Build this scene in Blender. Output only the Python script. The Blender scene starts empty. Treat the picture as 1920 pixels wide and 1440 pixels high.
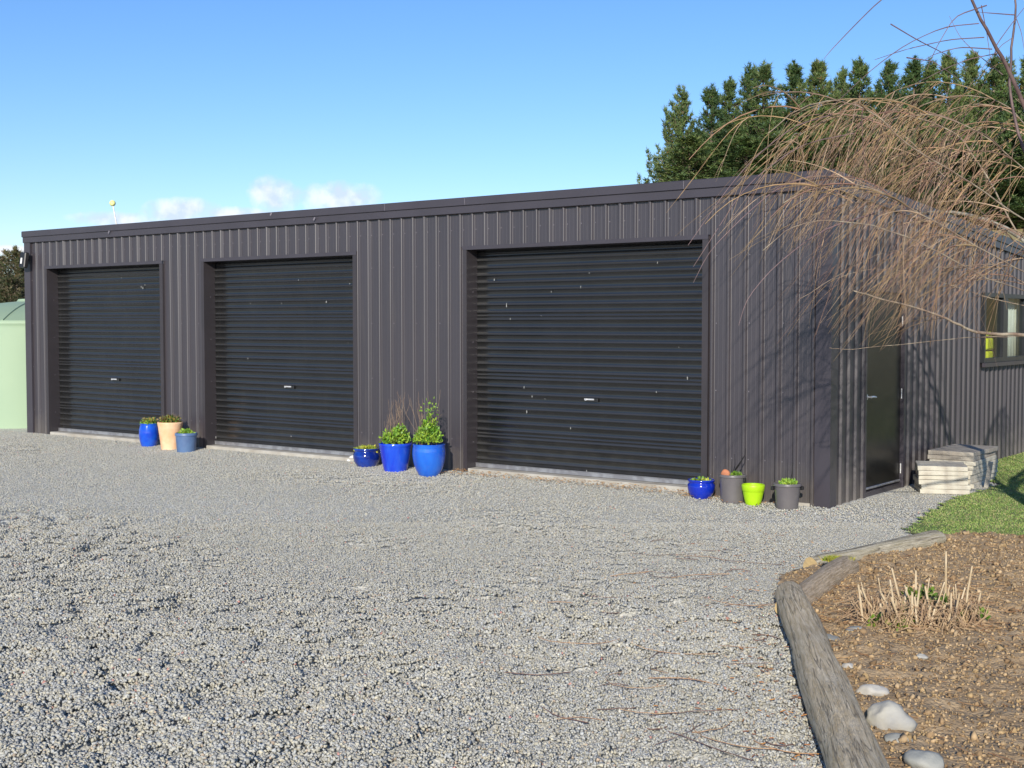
import bpy, math, random
import numpy as np
from mathutils import Vector, Matrix, noise as mnoise

# ------------------------------------------------------------------ camera, world, sun, exposure
sc = bpy.context.scene
COL = sc.collection
R_ = math.radians
F_PX, CAMH, HEAD = 2407.0, 1.65, R_(37.2)
CAM = Vector((4.71, -10.92, CAMH))
PITCH = math.atan(112 / F_PX)
cd = bpy.data.cameras.new('camera')
cd.lens = F_PX / 1920 * 36
cd.sensor_width = 36
cd.clip_start = 0.05
cd.clip_end = 3000
cam = bpy.data.objects.new('camera', cd)
COL.objects.link(cam)
cam.location = CAM
cam.rotation_euler = (R_(90) - PITCH, 0, HEAD)
sc.camera = cam
sc.view_settings.view_transform = 'Standard'
sc.view_settings.look = 'None'
sc.view_settings.exposure = 0.15
sc.view_settings.gamma = 1
SUN_AZ, SUN_EL = R_(27), R_(22)          # azimuth measured from -Y towards +X
SUNV = Vector((math.sin(SUN_AZ) * math.cos(SUN_EL), -math.cos(SUN_AZ) * math.cos(SUN_EL), math.sin(SUN_EL)))
sl = bpy.data.lights.new('sun', 'SUN')
sl.energy = 5.0
sl.angle = R_(0.5)
sl.color = (1.0, 0.93, 0.82)
so = bpy.data.objects.new('sun', sl)
COL.objects.link(so)
so.rotation_euler = SUNV.to_track_quat('Z', 'Y').to_euler()
so.location = (0, 0, 30)

FH = Vector((-math.sin(HEAD), math.cos(HEAD), 0))
RH = Vector((math.cos(HEAD), math.sin(HEAD), 0))

def wd(px, py):
    """direction from the camera's standpoint of a feature surveyed at px, py"""
    a, b = (px - 960) / F_PX, -(py - 720) / F_PX
    return (FH * (math.cos(PITCH) + b * math.sin(PITCH)) + RH * a + Vector((0, 0, 1)) * (-math.sin(PITCH) + b * math.cos(PITCH)))

def gp(px, py, z=0.0):
    d = wd(px, py)
    return CAM + d * ((z - CAMH) / d.z)

def dp(px, py, dist):
    d = wd(px, py)
    return CAM + d * dist

def wallp(px, py, Y=0.0):
    d = wd(px, py)
    return CAM + d * ((Y - CAM.y) / d.y)

world = bpy.data.worlds.new("World")
sc.world = world
world.use_nodes = True
nt = world.node_tree
nt.nodes.clear()
def N(t, tree=None, **kw):
    n = (tree or nt).nodes.new(t)
    for k, v in kw.items():
        setattr(n, k, v)
    return n
wo = N('ShaderNodeOutputWorld'); bg = N('ShaderNodeBackground'); sky = N('ShaderNodeTexSky')
sky.sky_type = 'NISHITA'; sky.sun_disc = False
sky.sun_elevation = SUN_EL
sky.sun_rotation = math.pi - SUN_AZ
sky.altitude = 200; sky.air_density = 1.0; sky.dust_density = 0.2; sky.ozone_density = 3.0
bg.inputs[1].default_value = 0.135
tc = N('ShaderNodeTexCoord')
def vmath(op, a, b=None):
    n = N('ShaderNodeVectorMath', operation=op)
    nt.links.new(a, n.inputs[0])
    if b is not None:
        if isinstance(b, (tuple, Vector)): n.inputs[1].default_value = tuple(b)
        else: nt.links.new(b, n.inputs[1])
    return n
def fmath(op, a, b, c=None):
    n = N('ShaderNodeMath', operation=op)
    for i, v in enumerate((a, b, c)):
        if v is None: continue
        if isinstance(v, (int, float)): n.inputs[i].default_value = v
        else: nt.links.new(v, n.inputs[i])
    return n.outputs[0]
dirv = tc.outputs['Generated']
blobs = [((215, 412), 85, 16), ((345, 396), 80, 26), ((515, 366), 52, 36), ((640, 372), 78, 34), ((440, 400), 110, 14), ((20, 470), 60, 10)]
tot = None
for (px, py), rx, ry in blobs:
    d0 = wd(px, py).normalized()
    rt = RH.normalized()
    sub = vmath('SUBTRACT', dirv, d0)
    u = N('ShaderNodeVectorMath', operation='DOT_PRODUCT'); nt.links.new(sub.outputs[0], u.inputs[0]); u.inputs[1].default_value = tuple(rt)
    v = N('ShaderNodeSeparateXYZ'); nt.links.new(sub.outputs[0], v.inputs[0])
    a = fmath('MULTIPLY', u.outputs['Value'], F_PX / rx)
    b = fmath('MULTIPLY', v.outputs[2], F_PX / ry)
    r2 = fmath('ADD', fmath('MULTIPLY', a, a), fmath('MULTIPLY', b, b))
    c = fmath('SUBTRACT', 1.0, r2)
    tot = c if tot is None else fmath('MAXIMUM', tot, c)
wn = N('ShaderNodeTexNoise'); wn.inputs['Scale'].default_value = 46; wn.inputs['Detail'].default_value = 7; wn.inputs['Roughness'].default_value = 0.62
nt.links.new(dirv, wn.inputs['Vector'])
cl = fmath('ADD', fmath('MULTIPLY', tot, 0.95), fmath('MULTIPLY', fmath('SUBTRACT', wn.outputs[0], 0.5), 2.4))
mr = N('ShaderNodeMapRange'); mr.inputs['From Min'].default_value = 0.0; mr.inputs['From Max'].default_value = 0.95
mr.inputs['To Max'].default_value = 0.78
nt.links.new(cl, mr.inputs['Value'])
gate = N('ShaderNodeMapRange'); gate.inputs['From Min'].default_value = -0.35; gate.inputs['From Max'].default_value = 0.15
nt.links.new(tot, gate.inputs['Value'])
fac = fmath('MULTIPLY', mr.outputs[0], gate.outputs[0])
mx = N('ShaderNodeMix', data_type='RGBA'); nt.links.new(fac, mx.inputs['Factor'])
hs = N('ShaderNodeHueSaturation'); hs.inputs['Saturation'].default_value = 1.15; tn = N('ShaderNodeMix', data_type='RGBA'); tn.blend_type = 'MULTIPLY'; tn.inputs['Factor'].default_value = 1; nt.links.new(sky.outputs[0], tn.inputs['A']); tn.inputs['B'].default_value = (0.90, 0.915, 1.06, 1); nt.links.new(tn.outputs['Result'], hs.inputs['Color'])
nt.links.new(hs.outputs[0], mx.inputs['A']); wn2 = N('ShaderNodeTexNoise'); wn2.inputs['Scale'].default_value = 70; wn2.inputs['Detail'].default_value = 6; nt.links.new(dirv, wn2.inputs['Vector'])
cm = N('ShaderNodeMix', data_type='RGBA'); cr = N('ShaderNodeMapRange'); cr.inputs['From Min'].default_value = 0.42; cr.inputs['From Max'].default_value = 0.6; nt.links.new(wn2.outputs[0], cr.inputs['Value']); nt.links.new(cr.outputs[0], cm.inputs['Factor'])
cm.inputs['A'].default_value = (4.9, 5.4, 6.7, 1); cm.inputs['B'].default_value = (7.0, 7.0, 7.4, 1); nt.links.new(cm.outputs['Result'], mx.inputs['B'])
nt.links.new(mx.outputs['Result'], bg.inputs[0]); nt.links.new(bg.outputs[0], wo.inputs[0])

random.seed(7)
RNG = np.random.default_rng(11)

# ------------------------------------------------------------------ helpers: materials
def mat(name, col, rough=0.6, col2=None, nscale=6.0, fac=(0.4, 0.6), bump=0.0, bscale=40.0, metal=0.0, spec=0.5, coat=0.0, attr=None, stretch=None, detail=6, coord='Object', sub=None, trans=0.0, crack=None, dirt=None, rnd=0.0, ledge_shine=None):
    m = bpy.data.materials.new(name); m.use_nodes = True
    t = m.node_tree; b = t.nodes['Principled BSDF']
    b.inputs['Base Color'].default_value = (*col, 1)
    b.inputs['Roughness'].default_value = rough
    b.inputs['Metallic'].default_value = metal
    b.inputs['Specular IOR Level'].default_value = spec
    b.inputs['Coat Weight'].default_value = coat
    b.inputs['Coat Roughness'].default_value = 0.06
    if trans: b.inputs['Transmission Weight'].default_value = trans
    tcn = t.nodes.new('ShaderNodeTexCoord'); src = tcn.outputs[coord]
    if stretch:
        mp = t.nodes.new('ShaderNodeMapping'); mp.inputs['Scale'].default_value = stretch
        t.links.new(src, mp.inputs['Vector']); src = mp.outputs[0]
    cs = None
    if attr:
        a = t.nodes.new('ShaderNodeAttribute'); a.attribute_name = attr; cs = a.outputs['Color']
    if col2 is not None:
        n = t.nodes.new('ShaderNodeTexNoise'); n.inputs['Scale'].default_value = nscale; n.inputs['Detail'].default_value = detail
        t.links.new(src, n.inputs['Vector'])
        mrn = t.nodes.new('ShaderNodeMapRange'); mrn.inputs['From Min'].default_value = fac[0]; mrn.inputs['From Max'].default_value = fac[1]
        t.links.new(n.outputs[0], mrn.inputs['Value'])
        mxn = t.nodes.new('ShaderNodeMix'); mxn.data_type = 'RGBA'
        t.links.new(mrn.outputs[0], mxn.inputs['Factor'])
        mxn.inputs['A'].default_value = (*col, 1); mxn.inputs['B'].default_value = (*col2, 1)
        if cs is not None:
            ml = t.nodes.new('ShaderNodeMix'); ml.data_type = 'RGBA'; ml.blend_type = 'MULTIPLY'; ml.inputs['Factor'].default_value = 1
            t.links.new(mxn.outputs['Result'], ml.inputs['A']); t.links.new(cs, ml.inputs['B']); cs = ml.outputs['Result']
        else: cs = mxn.outputs['Result']
    def mixin(kind, fac_sock, colv):
        q = t.nodes.new('ShaderNodeMix'); q.data_type = 'RGBA'; q.blend_type = kind
        t.links.new(fac_sock, q.inputs['Factor']); t.links.new(cs, q.inputs['A']); q.inputs['B'].default_value = (*colv, 1); return q.outputs['Result']
    def mrange(sock, a0, a1, b0=0.0, b1=1.0):
        q = t.nodes.new('ShaderNodeMapRange'); q.inputs['From Min'].default_value = a0; q.inputs['From Max'].default_value = a1; q.inputs['To Min'].default_value = b0; q.inputs['To Max'].default_value = b1
        t.links.new(sock, q.inputs['Value']); return q.outputs[0]
    if crack:            # dark weather checks running along the grain
        mp2 = t.nodes.new('ShaderNodeMapping'); mp2.inputs['Scale'].default_value = crack[0]; t.links.new(tcn.outputs[coord], mp2.inputs['Vector'])
        n3 = t.nodes.new('ShaderNodeTexNoise'); n3.inputs['Scale'].default_value = 1.0; n3.inputs['Detail'].default_value = 3; n3.inputs['Distortion'].default_value = 0.6; t.links.new(mp2.outputs[0], n3.inputs['Vector'])
        ab = t.nodes.new('ShaderNodeMath'); ab.operation = 'SUBTRACT'; t.links.new(n3.outputs[0], ab.inputs[0]); ab.inputs[1].default_value = 0.5
        ab2 = t.nodes.new('ShaderNodeMath'); ab2.operation = 'ABSOLUTE'; t.links.new(ab.outputs[0], ab2.inputs[0])
        cs = mixin('MIX', mrange(ab2.outputs[0], 0.0, crack[2], 0.85, 0.0), crack[1])
    if dirt:             # rain splash dust low on the sheets
        sx = t.nodes.new('ShaderNodeSeparateXYZ'); t.links.new(tcn.outputs[coord], sx.inputs[0])
        n4 = t.nodes.new('ShaderNodeTexNoise'); n4.inputs['Scale'].default_value = 7; n4.inputs['Detail'].default_value = 6; t.links.new(tcn.outputs[coord], n4.inputs['Vector'])
        hgt = t.nodes.new('ShaderNodeMath'); hgt.operation = 'MULTIPLY_ADD'; t.links.new(n4.outputs[0], hgt.inputs[0]); hgt.inputs[1].default_value = -0.55; t.links.new(sx.outputs[2], hgt.inputs[2])
        cs = mixin('MIX', mrange(hgt.outputs[0], -0.25, 0.12, 0.55, 0.0), dirt)
        n5 = t.nodes.new('ShaderNodeTexNoise'); n5.inputs['Scale'].default_value = 1.0; n5.inputs['Detail'].default_value = 5
        mp5 = t.nodes.new('ShaderNodeMapping'); mp5.inputs['Scale'].default_value = (14, 14, 0.8); t.links.new(tcn.outputs[coord], mp5.inputs['Vector']); t.links.new(mp5.outputs[0], n5.inputs['Vector'])
        cs = mixin('MIX', mrange(n5.outputs[0], 0.58, 0.85, 0.0, 0.28), dirt)
    if ledge_shine:            # painted highlight: paler base colour on upward facing ridges
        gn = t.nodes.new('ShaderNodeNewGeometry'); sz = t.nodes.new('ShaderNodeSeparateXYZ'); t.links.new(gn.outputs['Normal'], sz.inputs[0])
        cs = mixin('MIX', mrange(sz.outputs[2], 0.12, 0.55, 0.0, 0.85), ledge_shine)
    if rnd:              # each copy a slightly different shade
        oi = t.nodes.new('ShaderNodeObjectInfo'); hv = t.nodes.new('ShaderNodeHueSaturation'); t.links.new(cs, hv.inputs['Color'])
        t.links.new(mrange(oi.outputs['Random'], 0, 1, 1 - rnd, 1 + rnd), hv.inputs['Value']); t.links.new(mrange(oi.outputs['Random'], 0, 1, 0.515, 0.478), hv.inputs['Hue']); cs = hv.outputs[0]
    if cs is not None: t.links.new(cs, b.inputs['Base Color'])
    if bump:
        n2 = t.nodes.new('ShaderNodeTexNoise'); n2.inputs['Scale'].default_value = bscale; n2.inputs['Detail'].default_value = 5
        t.links.new(src, n2.inputs['Vector'])
        bp = t.nodes.new('ShaderNodeBump'); bp.inputs['Strength'].default_value = bump; bp.inputs['Distance'].default_value = 0.02
        t.links.new(n2.outputs[0], bp.inputs['Height']); t.links.new(bp.outputs[0], b.inputs['Normal'])
    return m

M = {}
M['clad'] = mat('cladding_paint', (0.045, 0.038, 0.044), 0.40, (0.037, 0.032, 0.037), 1.6, (0.3, 0.7), bump=0.02, bscale=8, stretch=(1, 1, 0.25), spec=0.9, dirt=(0.115, 0.10, 0.085))
M['trim'] = mat('flashing_paint', (0.054, 0.048, 0.058), 0.36, (0.045, 0.040, 0.048), 2.0, (0.3, 0.7), bump=0.02, bscale=5)
M['jamb'] = mat('jamb_paint', (0.042, 0.036, 0.040), 0.42, (0.034, 0.030, 0.033), 3.0, (0.3, 0.7))
M['curtain'] = mat('curtain_paint', (0.0085, 0.0087, 0.0092), 0.20, (0.013, 0.0132, 0.0135), 2.5, (0.35, 0.7), bump=0.03, bscale=5, spec=0.8, dirt=(0.04, 0.038, 0.033), ledge_shine=(0.040, 0.040, 0.041))
M['mark'] = mat('pale_speck', (0.36, 0.36, 0.34), 0.8, (0.22, 0.22, 0.21), 30)
M['screw'] = mat('screw_metal', (0.20, 0.18, 0.20), 0.35, (0.14, 0.13, 0.15), 50)
M['dark'] = mat('dark_interior', (0.012, 0.011, 0.011), 0.9, (0.02, 0.018, 0.016), 4)
M['concrete'] = mat('concrete', (0.42, 0.40, 0.35), 0.85, (0.30, 0.27, 0.22), 5, (0.35, 0.7), bump=0.2, bscale=60)
M['alu'] = mat('aluminium', (0.42, 0.43, 0.45), 0.4, (0.3, 0.3, 0.32), 12, metal=0.6)
M['chrome'] = mat('satin_steel', (0.72, 0.72, 0.72), 0.42, (0.6, 0.6, 0.6), 20, metal=0.5)
M['white_metal'] = mat('white_metal', (0.75, 0.75, 0.72), 0.5, (0.6, 0.6, 0.57), 20)
M['door'] = mat('door_paint', (0.014, 0.013, 0.011), 0.30, (0.018, 0.017, 0.014), 2, spec=0.4)
M['black'] = mat('black_plastic', (0.012, 0.012, 0.013), 0.45, (0.02, 0.02, 0.02), 12)
M['wframe'] = mat('window_frame', (0.018, 0.020, 0.024), 0.35, (0.024, 0.026, 0.03), 8)
M['yellow'] = mat('yellow_fabric', (0.85, 0.85, 0.03), 0.8, (0.7, 0.7, 0.03), 10)
M['white'] = mat('white_fabric', (0.82, 0.80, 0.74), 0.8, (0.74, 0.72, 0.66), 6)
M['tank'] = mat('tank_plastic', (0.31, 0.415, 0.27), 0.6, (0.28, 0.385, 0.255), 1.2, (0.3, 0.7), bump=0.03, bscale=3)
M['glaze_dark'] = mat('cobalt_glaze_dark', (0.004, 0.016, 0.17), 0.10, (0.006, 0.04, 0.30), 9, (0.4, 0.65), coat=0.6)
M['glaze_royal'] = mat('royal_glaze', (0.005, 0.025, 0.50), 0.12, (0.02, 0.10, 0.62), 7, (0.42, 0.68), stretch=(1, 1, 0.22), coat=0.6)
M['glaze_mid'] = mat('azure_glaze', (0.012, 0.085, 0.52), 0.14, (0.02, 0.15, 0.62), 7, (0.4, 0.7), stretch=(1, 1, 0.4), coat=0.5)
M['glaze_barrel'] = mat('barrel_glaze', (0.006, 0.055, 0.50), 0.14, (0.01, 0.11, 0.60), 8, (0.4, 0.7), coat=0.5)
M['glaze_bowl'] = mat('bowl_glaze', (0.004, 0.02, 0.33), 0.10, (0.005, 0.03, 0.44), 6, (0.4, 0.7), coat=0.6)
M['terracotta'] = mat('pale_terracotta', (0.72, 0.40, 0.21), 0.8, (0.80, 0.54, 0.34), 7, (0.35, 0.65), bump=0.1, bscale=50)
M['bluegrey'] = mat('blue_grey_plastic', (0.075, 0.13, 0.26), 0.45, (0.09, 0.16, 0.30), 8)
M['greyplastic'] = mat('grey_plastic', (0.115, 0.105, 0.11), 0.38, (0.13, 0.12, 0.12), 8)
M['lime'] = mat('lime_plastic', (0.36, 0.62, 0.008), 0.42, (0.40, 0.66, 0.012), 8)
M['soilpot'] = mat('potting_soil', (0.035, 0.022, 0.014), 0.95, (0.06, 0.04, 0.025), 60, bump=0.6, bscale=120)
M['leaf'] = mat('leaf_green', (0.10, 0.24, 0.022), 0.55, (0.22, 0.36, 0.05), 14, attr='Col')
M['stem'] = mat('dry_stem', (0.20, 0.13, 0.09), 0.8, (0.30, 0.22, 0.14), 30)
M['straw'] = mat('straw', (0.50, 0.36, 0.20), 0.8, (0.34, 0.22, 0.12), 40, attr='Col')
M['twig'] = mat('willow_twig', (0.72, 0.72, 0.72), 0.55, (1, 1, 1), 9, attr='Col')
M['bark'] = mat('grey_bark', (0.22, 0.19, 0.15), 0.85, (0.36, 0.35, 0.28), 9, (0.4, 0.65), bump=0.6, bscale=40)
M['leader'] = mat('purple_brown_bark', (0.085, 0.05, 0.05), 0.6, (0.14, 0.09, 0.08), 12)
M['limb'] = mat('tan_grey_bark', (0.20, 0.14, 0.10), 0.8, (0.34, 0.29, 0.21), 9, (0.4, 0.65), bump=0.5, bscale=40)
M['pine'] = mat('pine_needles', (0.9, 0.9, 0.9), 0.6, (1.1, 1.1, 1.0), 1.0, attr='Col', rnd=0.22)
M['pinebark'] = mat('pine_bark', (0.16, 0.11, 0.08), 0.9, (0.26, 0.20, 0.15), 4, bump=0.5, bscale=8)
M['stone'] = mat('crushed_stone', (0.90, 0.90, 0.90), 0.85, (1.05, 1.05, 1.02), 60, attr='Col')
M['river'] = mat('river_stone', (0.44, 0.42, 0.35), 0.75, (0.30, 0.30, 0.29), 9, (0.35, 0.7), bump=0.25, bscale=30)
M['river2'] = mat('pale_river_stone', (0.47, 0.45, 0.40), 0.75, (0.38, 0.37, 0.34), 12, (0.35, 0.7), bump=0.25, bscale=30)
M['slate'] = mat('blue_grey_stone', (0.22, 0.23, 0.215), 0.75, (0.32, 0.32, 0.29), 12, (0.35, 0.7), bump=0.25, bscale=30)
M['slab'] = mat('paving_slab', (0.52, 0.49, 0.40), 0.85, (0.40, 0.36, 0.29), 8, (0.42, 0.66), bump=0.35, bscale=30)
M['slabdark'] = mat('weathered_slab', (0.27, 0.24, 0.20), 0.9, (0.36, 0.33, 0.28), 6, (0.4, 0.65), bump=0.35, bscale=30)
M['log'] = mat('weathered_log', (0.52, 0.40, 0.235), 0.9, (0.78, 0.65, 0.45), 5, (0.36, 0.68), bump=0.8, bscale=16, stretch=(1.2, 14, 14), detail=9, crack=((1.1, 26, 26), (0.15, 0.12, 0.08), 0.028))
M['logmossy'] = mat('mossy_log', (0.36, 0.315, 0.21), 0.9, (0.56, 0.51, 0.40), 5, (0.36, 0.68), bump=0.9, bscale=16, stretch=(1.2, 14, 14), detail=9, crack=((1.1, 26, 26), (0.09, 0.07, 0.05), 0.03))
M['logbrown'] = mat('brown_log', (0.36, 0.27, 0.17), 0.9, (0.60, 0.48, 0.34), 7, (0.38, 0.66), bump=0.9, bscale=16, stretch=(1.2, 14, 14), detail=9)
M['logend'] = mat('log_end', (0.50, 0.36, 0.16), 0.85, (0.38, 0.28, 0.15), 14, (0.35, 0.7), bump=0.3, bscale=60)
M['moss'] = mat('moss', (0.14, 0.16, 0.03), 0.95, (0.24, 0.22, 0.06), 20, attr='Col')
M['soil'] = mat('garden_soil', (0.29, 0.20, 0.11), 0.95, (0.43, 0.315, 0.185), 9, (0.35, 0.7), bump=0.9, bscale=55)
M['clod'] = mat('soil_clod', (0.9, 0.9, 0.9), 0.95, (1.1, 1.1, 1.1), 40, attr='Col', bump=0.3, bscale=90)
M['turf'] = mat('turf', (0.12, 0.18, 0.04), 0.95, (0.22, 0.19, 0.09), 3.5, (0.45, 0.75), bump=0.4, bscale=60)
M['blade'] = mat('grass_blade', (0.9, 0.9, 0.9), 0.55, (1.1, 1.1, 1.0), 2.0, attr='Col')
M['field'] = mat('dry_pasture', (0.40, 0.31, 0.15), 0.95, (0.30, 0.27, 0.11), 0.15, (0.35, 0.7), bump=0.4, bscale=2)
M['roof'] = mat('roof_paint', (0.045, 0.04, 0.048), 0.4, (0.038, 0.034, 0.042), 1.5)
# gravel sheet
m = mat('gravel_bed', (0.47, 0.46, 0.40), 0.92, (0.55, 0.535, 0.47), 0.7, (0.3, 0.7)); M['gravel'] = m
t = m.node_tree; b = t.nodes['Principled BSDF']
tcn = t.nodes.new('ShaderNodeTexCoord')
v1 = t.nodes.new('ShaderNodeTexVoronoi'); v1.inputs['Scale'].default_value = 75; t.links.new(tcn.outputs['Object'], v1.inputs['Vector'])
v2 = t.nodes.new('ShaderNodeTexVoronoi'); v2.inputs['Scale'].default_value = 34; t.links.new(tcn.outputs['Object'], v2.inputs['Vector'])
hs = t.nodes.new('ShaderNodeSeparateColor'); t.links.new(v1.outputs['Color'], hs.inputs[0])
rmp = t.nodes.new('ShaderNodeMapRange'); rmp.inputs['To Min'].default_value = 0.62; rmp.inputs['To Max'].default_value = 1.38
t.links.new(hs.outputs[0], rmp.inputs['Value'])
ml = t.nodes.new('ShaderNodeMix'); ml.data_type = 'RGBA'; ml.blend_type = 'MULTIPLY'; ml.inputs['Factor'].default_value = 1
srcl = b.inputs['Base Color'].links[0].from_socket
t.links.new(srcl, ml.inputs['A']); t.links.new(rmp.outputs[0], ml.inputs['B']); t.links.new(ml.outputs['Result'], b.inputs['Base Color'])
ad = t.nodes.new('ShaderNodeMath'); ad.operation = 'ADD'; t.links.new(v1.outputs['Distance'], ad.inputs[0]); t.links.new(v2.outputs['Distance'], ad.inputs[1])
bp = t.nodes.new('ShaderNodeBump'); bp.invert = True; bp.inputs['Strength'].default_value = 0.5; bp.inputs['Distance'].default_value = 0.008
t.links.new(ad.outputs[0], bp.inputs['Height']); t.links.new(bp.outputs[0], b.inputs['Normal'])
# glass
m = bpy.data.materials.new('window_glass'); m.use_nodes = True; M['glass'] = m
t = m.node_tree; t.nodes.clear()
o_ = t.nodes.new('ShaderNodeOutputMaterial'); g1 = t.nodes.new('ShaderNodeBsdfGlossy'); g1.inputs['Roughness'].default_value = 0.02
g2 = t.nodes.new('ShaderNodeBsdfTransparent'); g2.inputs[0].default_value = (0.88, 0.92, 0.9, 1); lw = t.nodes.new('ShaderNodeLayerWeight'); lw.inputs[0].default_value = 0.3; fr = t.nodes.new('ShaderNodeMath'); fr.operation = 'MULTIPLY_ADD'; t.links.new(lw.outputs['Facing'], fr.inputs[0]); fr.inputs[1].default_value = 0.18; fr.inputs[2].default_value = 0.03
ms = t.nodes.new('ShaderNodeMixShader'); t.links.new(fr.outputs[0], ms.inputs[0]); t.links.new(g2.outputs[0], ms.inputs[1]); t.links.new(g1.outputs[0], ms.inputs[2]); t.links.new(ms.outputs[0], o_.inputs[0])

# ------------------------------------------------------------------ helpers: objects
def tag(o, label=None, cat=None, group=None, kind=None):
    if label: o['label'] = label
    if cat: o['category'] = cat
    if group: o['group'] = group
    if kind: o['kind'] = kind
    return o
def empty(name, loc, label, cat, group=None, rz=0):
    o = bpy.data.objects.new(name, None); COL.objects.link(o)
    o.location = loc; o.rotation_euler = (0, 0, rz); o.empty_display_size = 0.2
    return tag(o, label, cat, group)

class MB:
    """collects polygons with material slots"""
    def __init__(s): s.v = []; s.f = []; s.m = []
    def add(s, vs, fs, mi=0):
        k = len(s.v); s.v += [tuple(v) for v in vs]; s.f += [tuple(i + k for i in f) for f in fs]; s.m += [mi] * len(fs)
    def box(s, a, b, mi=0, rot=None, ctr=None):
        x0, y0, z0 = a; x1, y1, z1 = b
        vs = [Vector(p) for p in ((x0, y0, z0), (x1, y0, z0), (x1, y1, z0), (x0, y1, z0), (x0, y0, z1), (x1, y0, z1), (x1, y1, z1), (x0, y1, z1))]
        if rot is not None:
            c = Vector(ctr) if ctr else Vector(((x0 + x1) / 2, (y0 + y1) / 2, (z0 + z1) / 2))
            vs = [rot @ (v - c) + c for v in vs]
        s.add(vs, [(0, 3, 2, 1), (4, 5, 6, 7), (0, 1, 5, 4), (1, 2, 6, 5), (2, 3, 7, 6), (3, 0, 4, 7)], mi)
    def bbox(s, a, b, r=0.01, mi=0, rot=None):
        """box with chamfered edges"""
        c = [(a[i] + b[i]) / 2 for i in range(3)]; h = [(b[i] - a[i]) / 2 for i in range(3)]
        r = min(r, *[q * 0.45 for q in h])
        vs = []
        for sx in (-1, 1):
            for sy in (-1, 1):
                for sz in (-1, 1):
                    vs += [(sx * h[0], sy * (h[1] - r), sz * (h[2] - r)), (sx * (h[0] - r), sy * h[1], sz * (h[2] - r)), (sx * (h[0] - r), sy * (h[1] - r), sz * h[2])]
        import bmesh
        bm = bmesh.new()
        for v in vs:
            q = Vector(v)
            if rot is not None: q = rot @ q
            bm.verts.new(q + Vector(c))
        bmesh.ops.convex_hull(bm, input=bm.verts)
        bm.verts.index_update()
        s.add([v.co for v in bm.verts], [[v.index for v in f.verts] for f in bm.faces], mi); bm.free()
    def tube(s, pts, rad, n=6, mi=0, cap=True):
        pts = [Vector(p) for p in pts]; k = len(s.v); prev = None
        for i, p in enumerate(pts):
            d = (pts[min(i + 1, len(pts) - 1)] - pts[max(i - 1, 0)]).normalized()
            if prev is None:
                u = d.cross(Vector((0, 0, 1)));
                if u.length < 1e-3: u = Vector((1, 0, 0))
            else: u = prev - d * prev.dot(d)
            u.normalize(); prev = u; w = d.cross(u); r = rad[i] if isinstance(rad, (list, tuple)) else rad
            s.v += [tuple(p + (u * math.cos(2 * math.pi * j / n) + w * math.sin(2 * math.pi * j / n)) * r) for j in range(n)]
        for i in range(len(pts) - 1):
            for j in range(n):
                a = k + i * n + j; b2 = k + i * n + (j + 1) % n
                s.f.append((a, b2, b2 + n, a + n)); s.m.append(mi)
        if cap:
            s.f.append(tuple(k + j for j in range(n))[::-1]); s.m.append(mi)
            s.f.append(tuple(k + (len(pts) - 1) * n + j for j in range(n))); s.m.append(mi)
    def lathe(s, prof, n=40, mi=0, c=(0, 0, 0)):
        k = len(s.v)
        for r, z in prof:
            s.v += [(c[0] + r * math.cos(2 * math.pi * j / n), c[1] + r * math.sin(2 * math.pi * j / n), c[2] + z) for j in range(n)]
        for i in range(len(prof) - 1):
            for j in range(n):
                a = k + i * n + j; b2 = k + i * n + (j + 1) % n
                s.f.append((a, b2, b2 + n, a + n)); s.m.append(mi)
    def build(s, name, mats, parent=None, smooth=False, angle=None):
        me = bpy.data.meshes.new(name); me.from_pydata(s.v, [], s.f)
        if not isinstance(mats, (list, tuple)): mats = [mats]
        for q in mats: me.materials.append(q)
        me.polygons.foreach_set('material_index', s.m)
        if smooth: me.shade_smooth()
        if smooth and angle: me.set_sharp_from_angle(angle=R_(angle))
        me.update()
        o = bpy.data.objects.new(name, me); COL.objects.link(o)
        if parent: o.parent = parent
        return o

def np_mesh(name, V, Fc, mats, cols=None, smooth=False):
    """V (n,3), Fc (m,k) uniform polygons, cols (n,3) point colours"""
    V = np.ascontiguousarray(V, np.float32); Fc = np.ascontiguousarray(Fc, np.int32); k = Fc.shape[1]
    me = bpy.data.meshes.new(name)
    me.vertices.add(len(V)); me.vertices.foreach_set('co', V.ravel())
    me.loops.add(Fc.size); me.loops.foreach_set('vertex_index', Fc.ravel())
    me.polygons.add(len(Fc)); me.polygons.foreach_set('loop_start', np.arange(0, Fc.size, k, dtype=np.int32))
    me.polygons.foreach_set('loop_total', np.full(len(Fc), k, np.int32))
    if cols is not None:
        a = me.color_attributes.new('Col', 'FLOAT_COLOR', 'POINT')
        c4 = np.ones((len(V), 4), np.float32); c4[:, :3] = cols; a.data.foreach_set('color', c4.ravel())
    me.materials.append(mats)
    if smooth: me.polygons.foreach_set('use_smooth', np.ones(len(Fc), bool))
    me.update(calc_edges=True); me.validate()
    return me
def np_obj(name, me, parent=None, loc=(0, 0, 0)):
    o = bpy.data.objects.new(name, me); COL.objects.link(o); o.location = loc
    if parent: o.parent = parent
    return o

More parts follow.
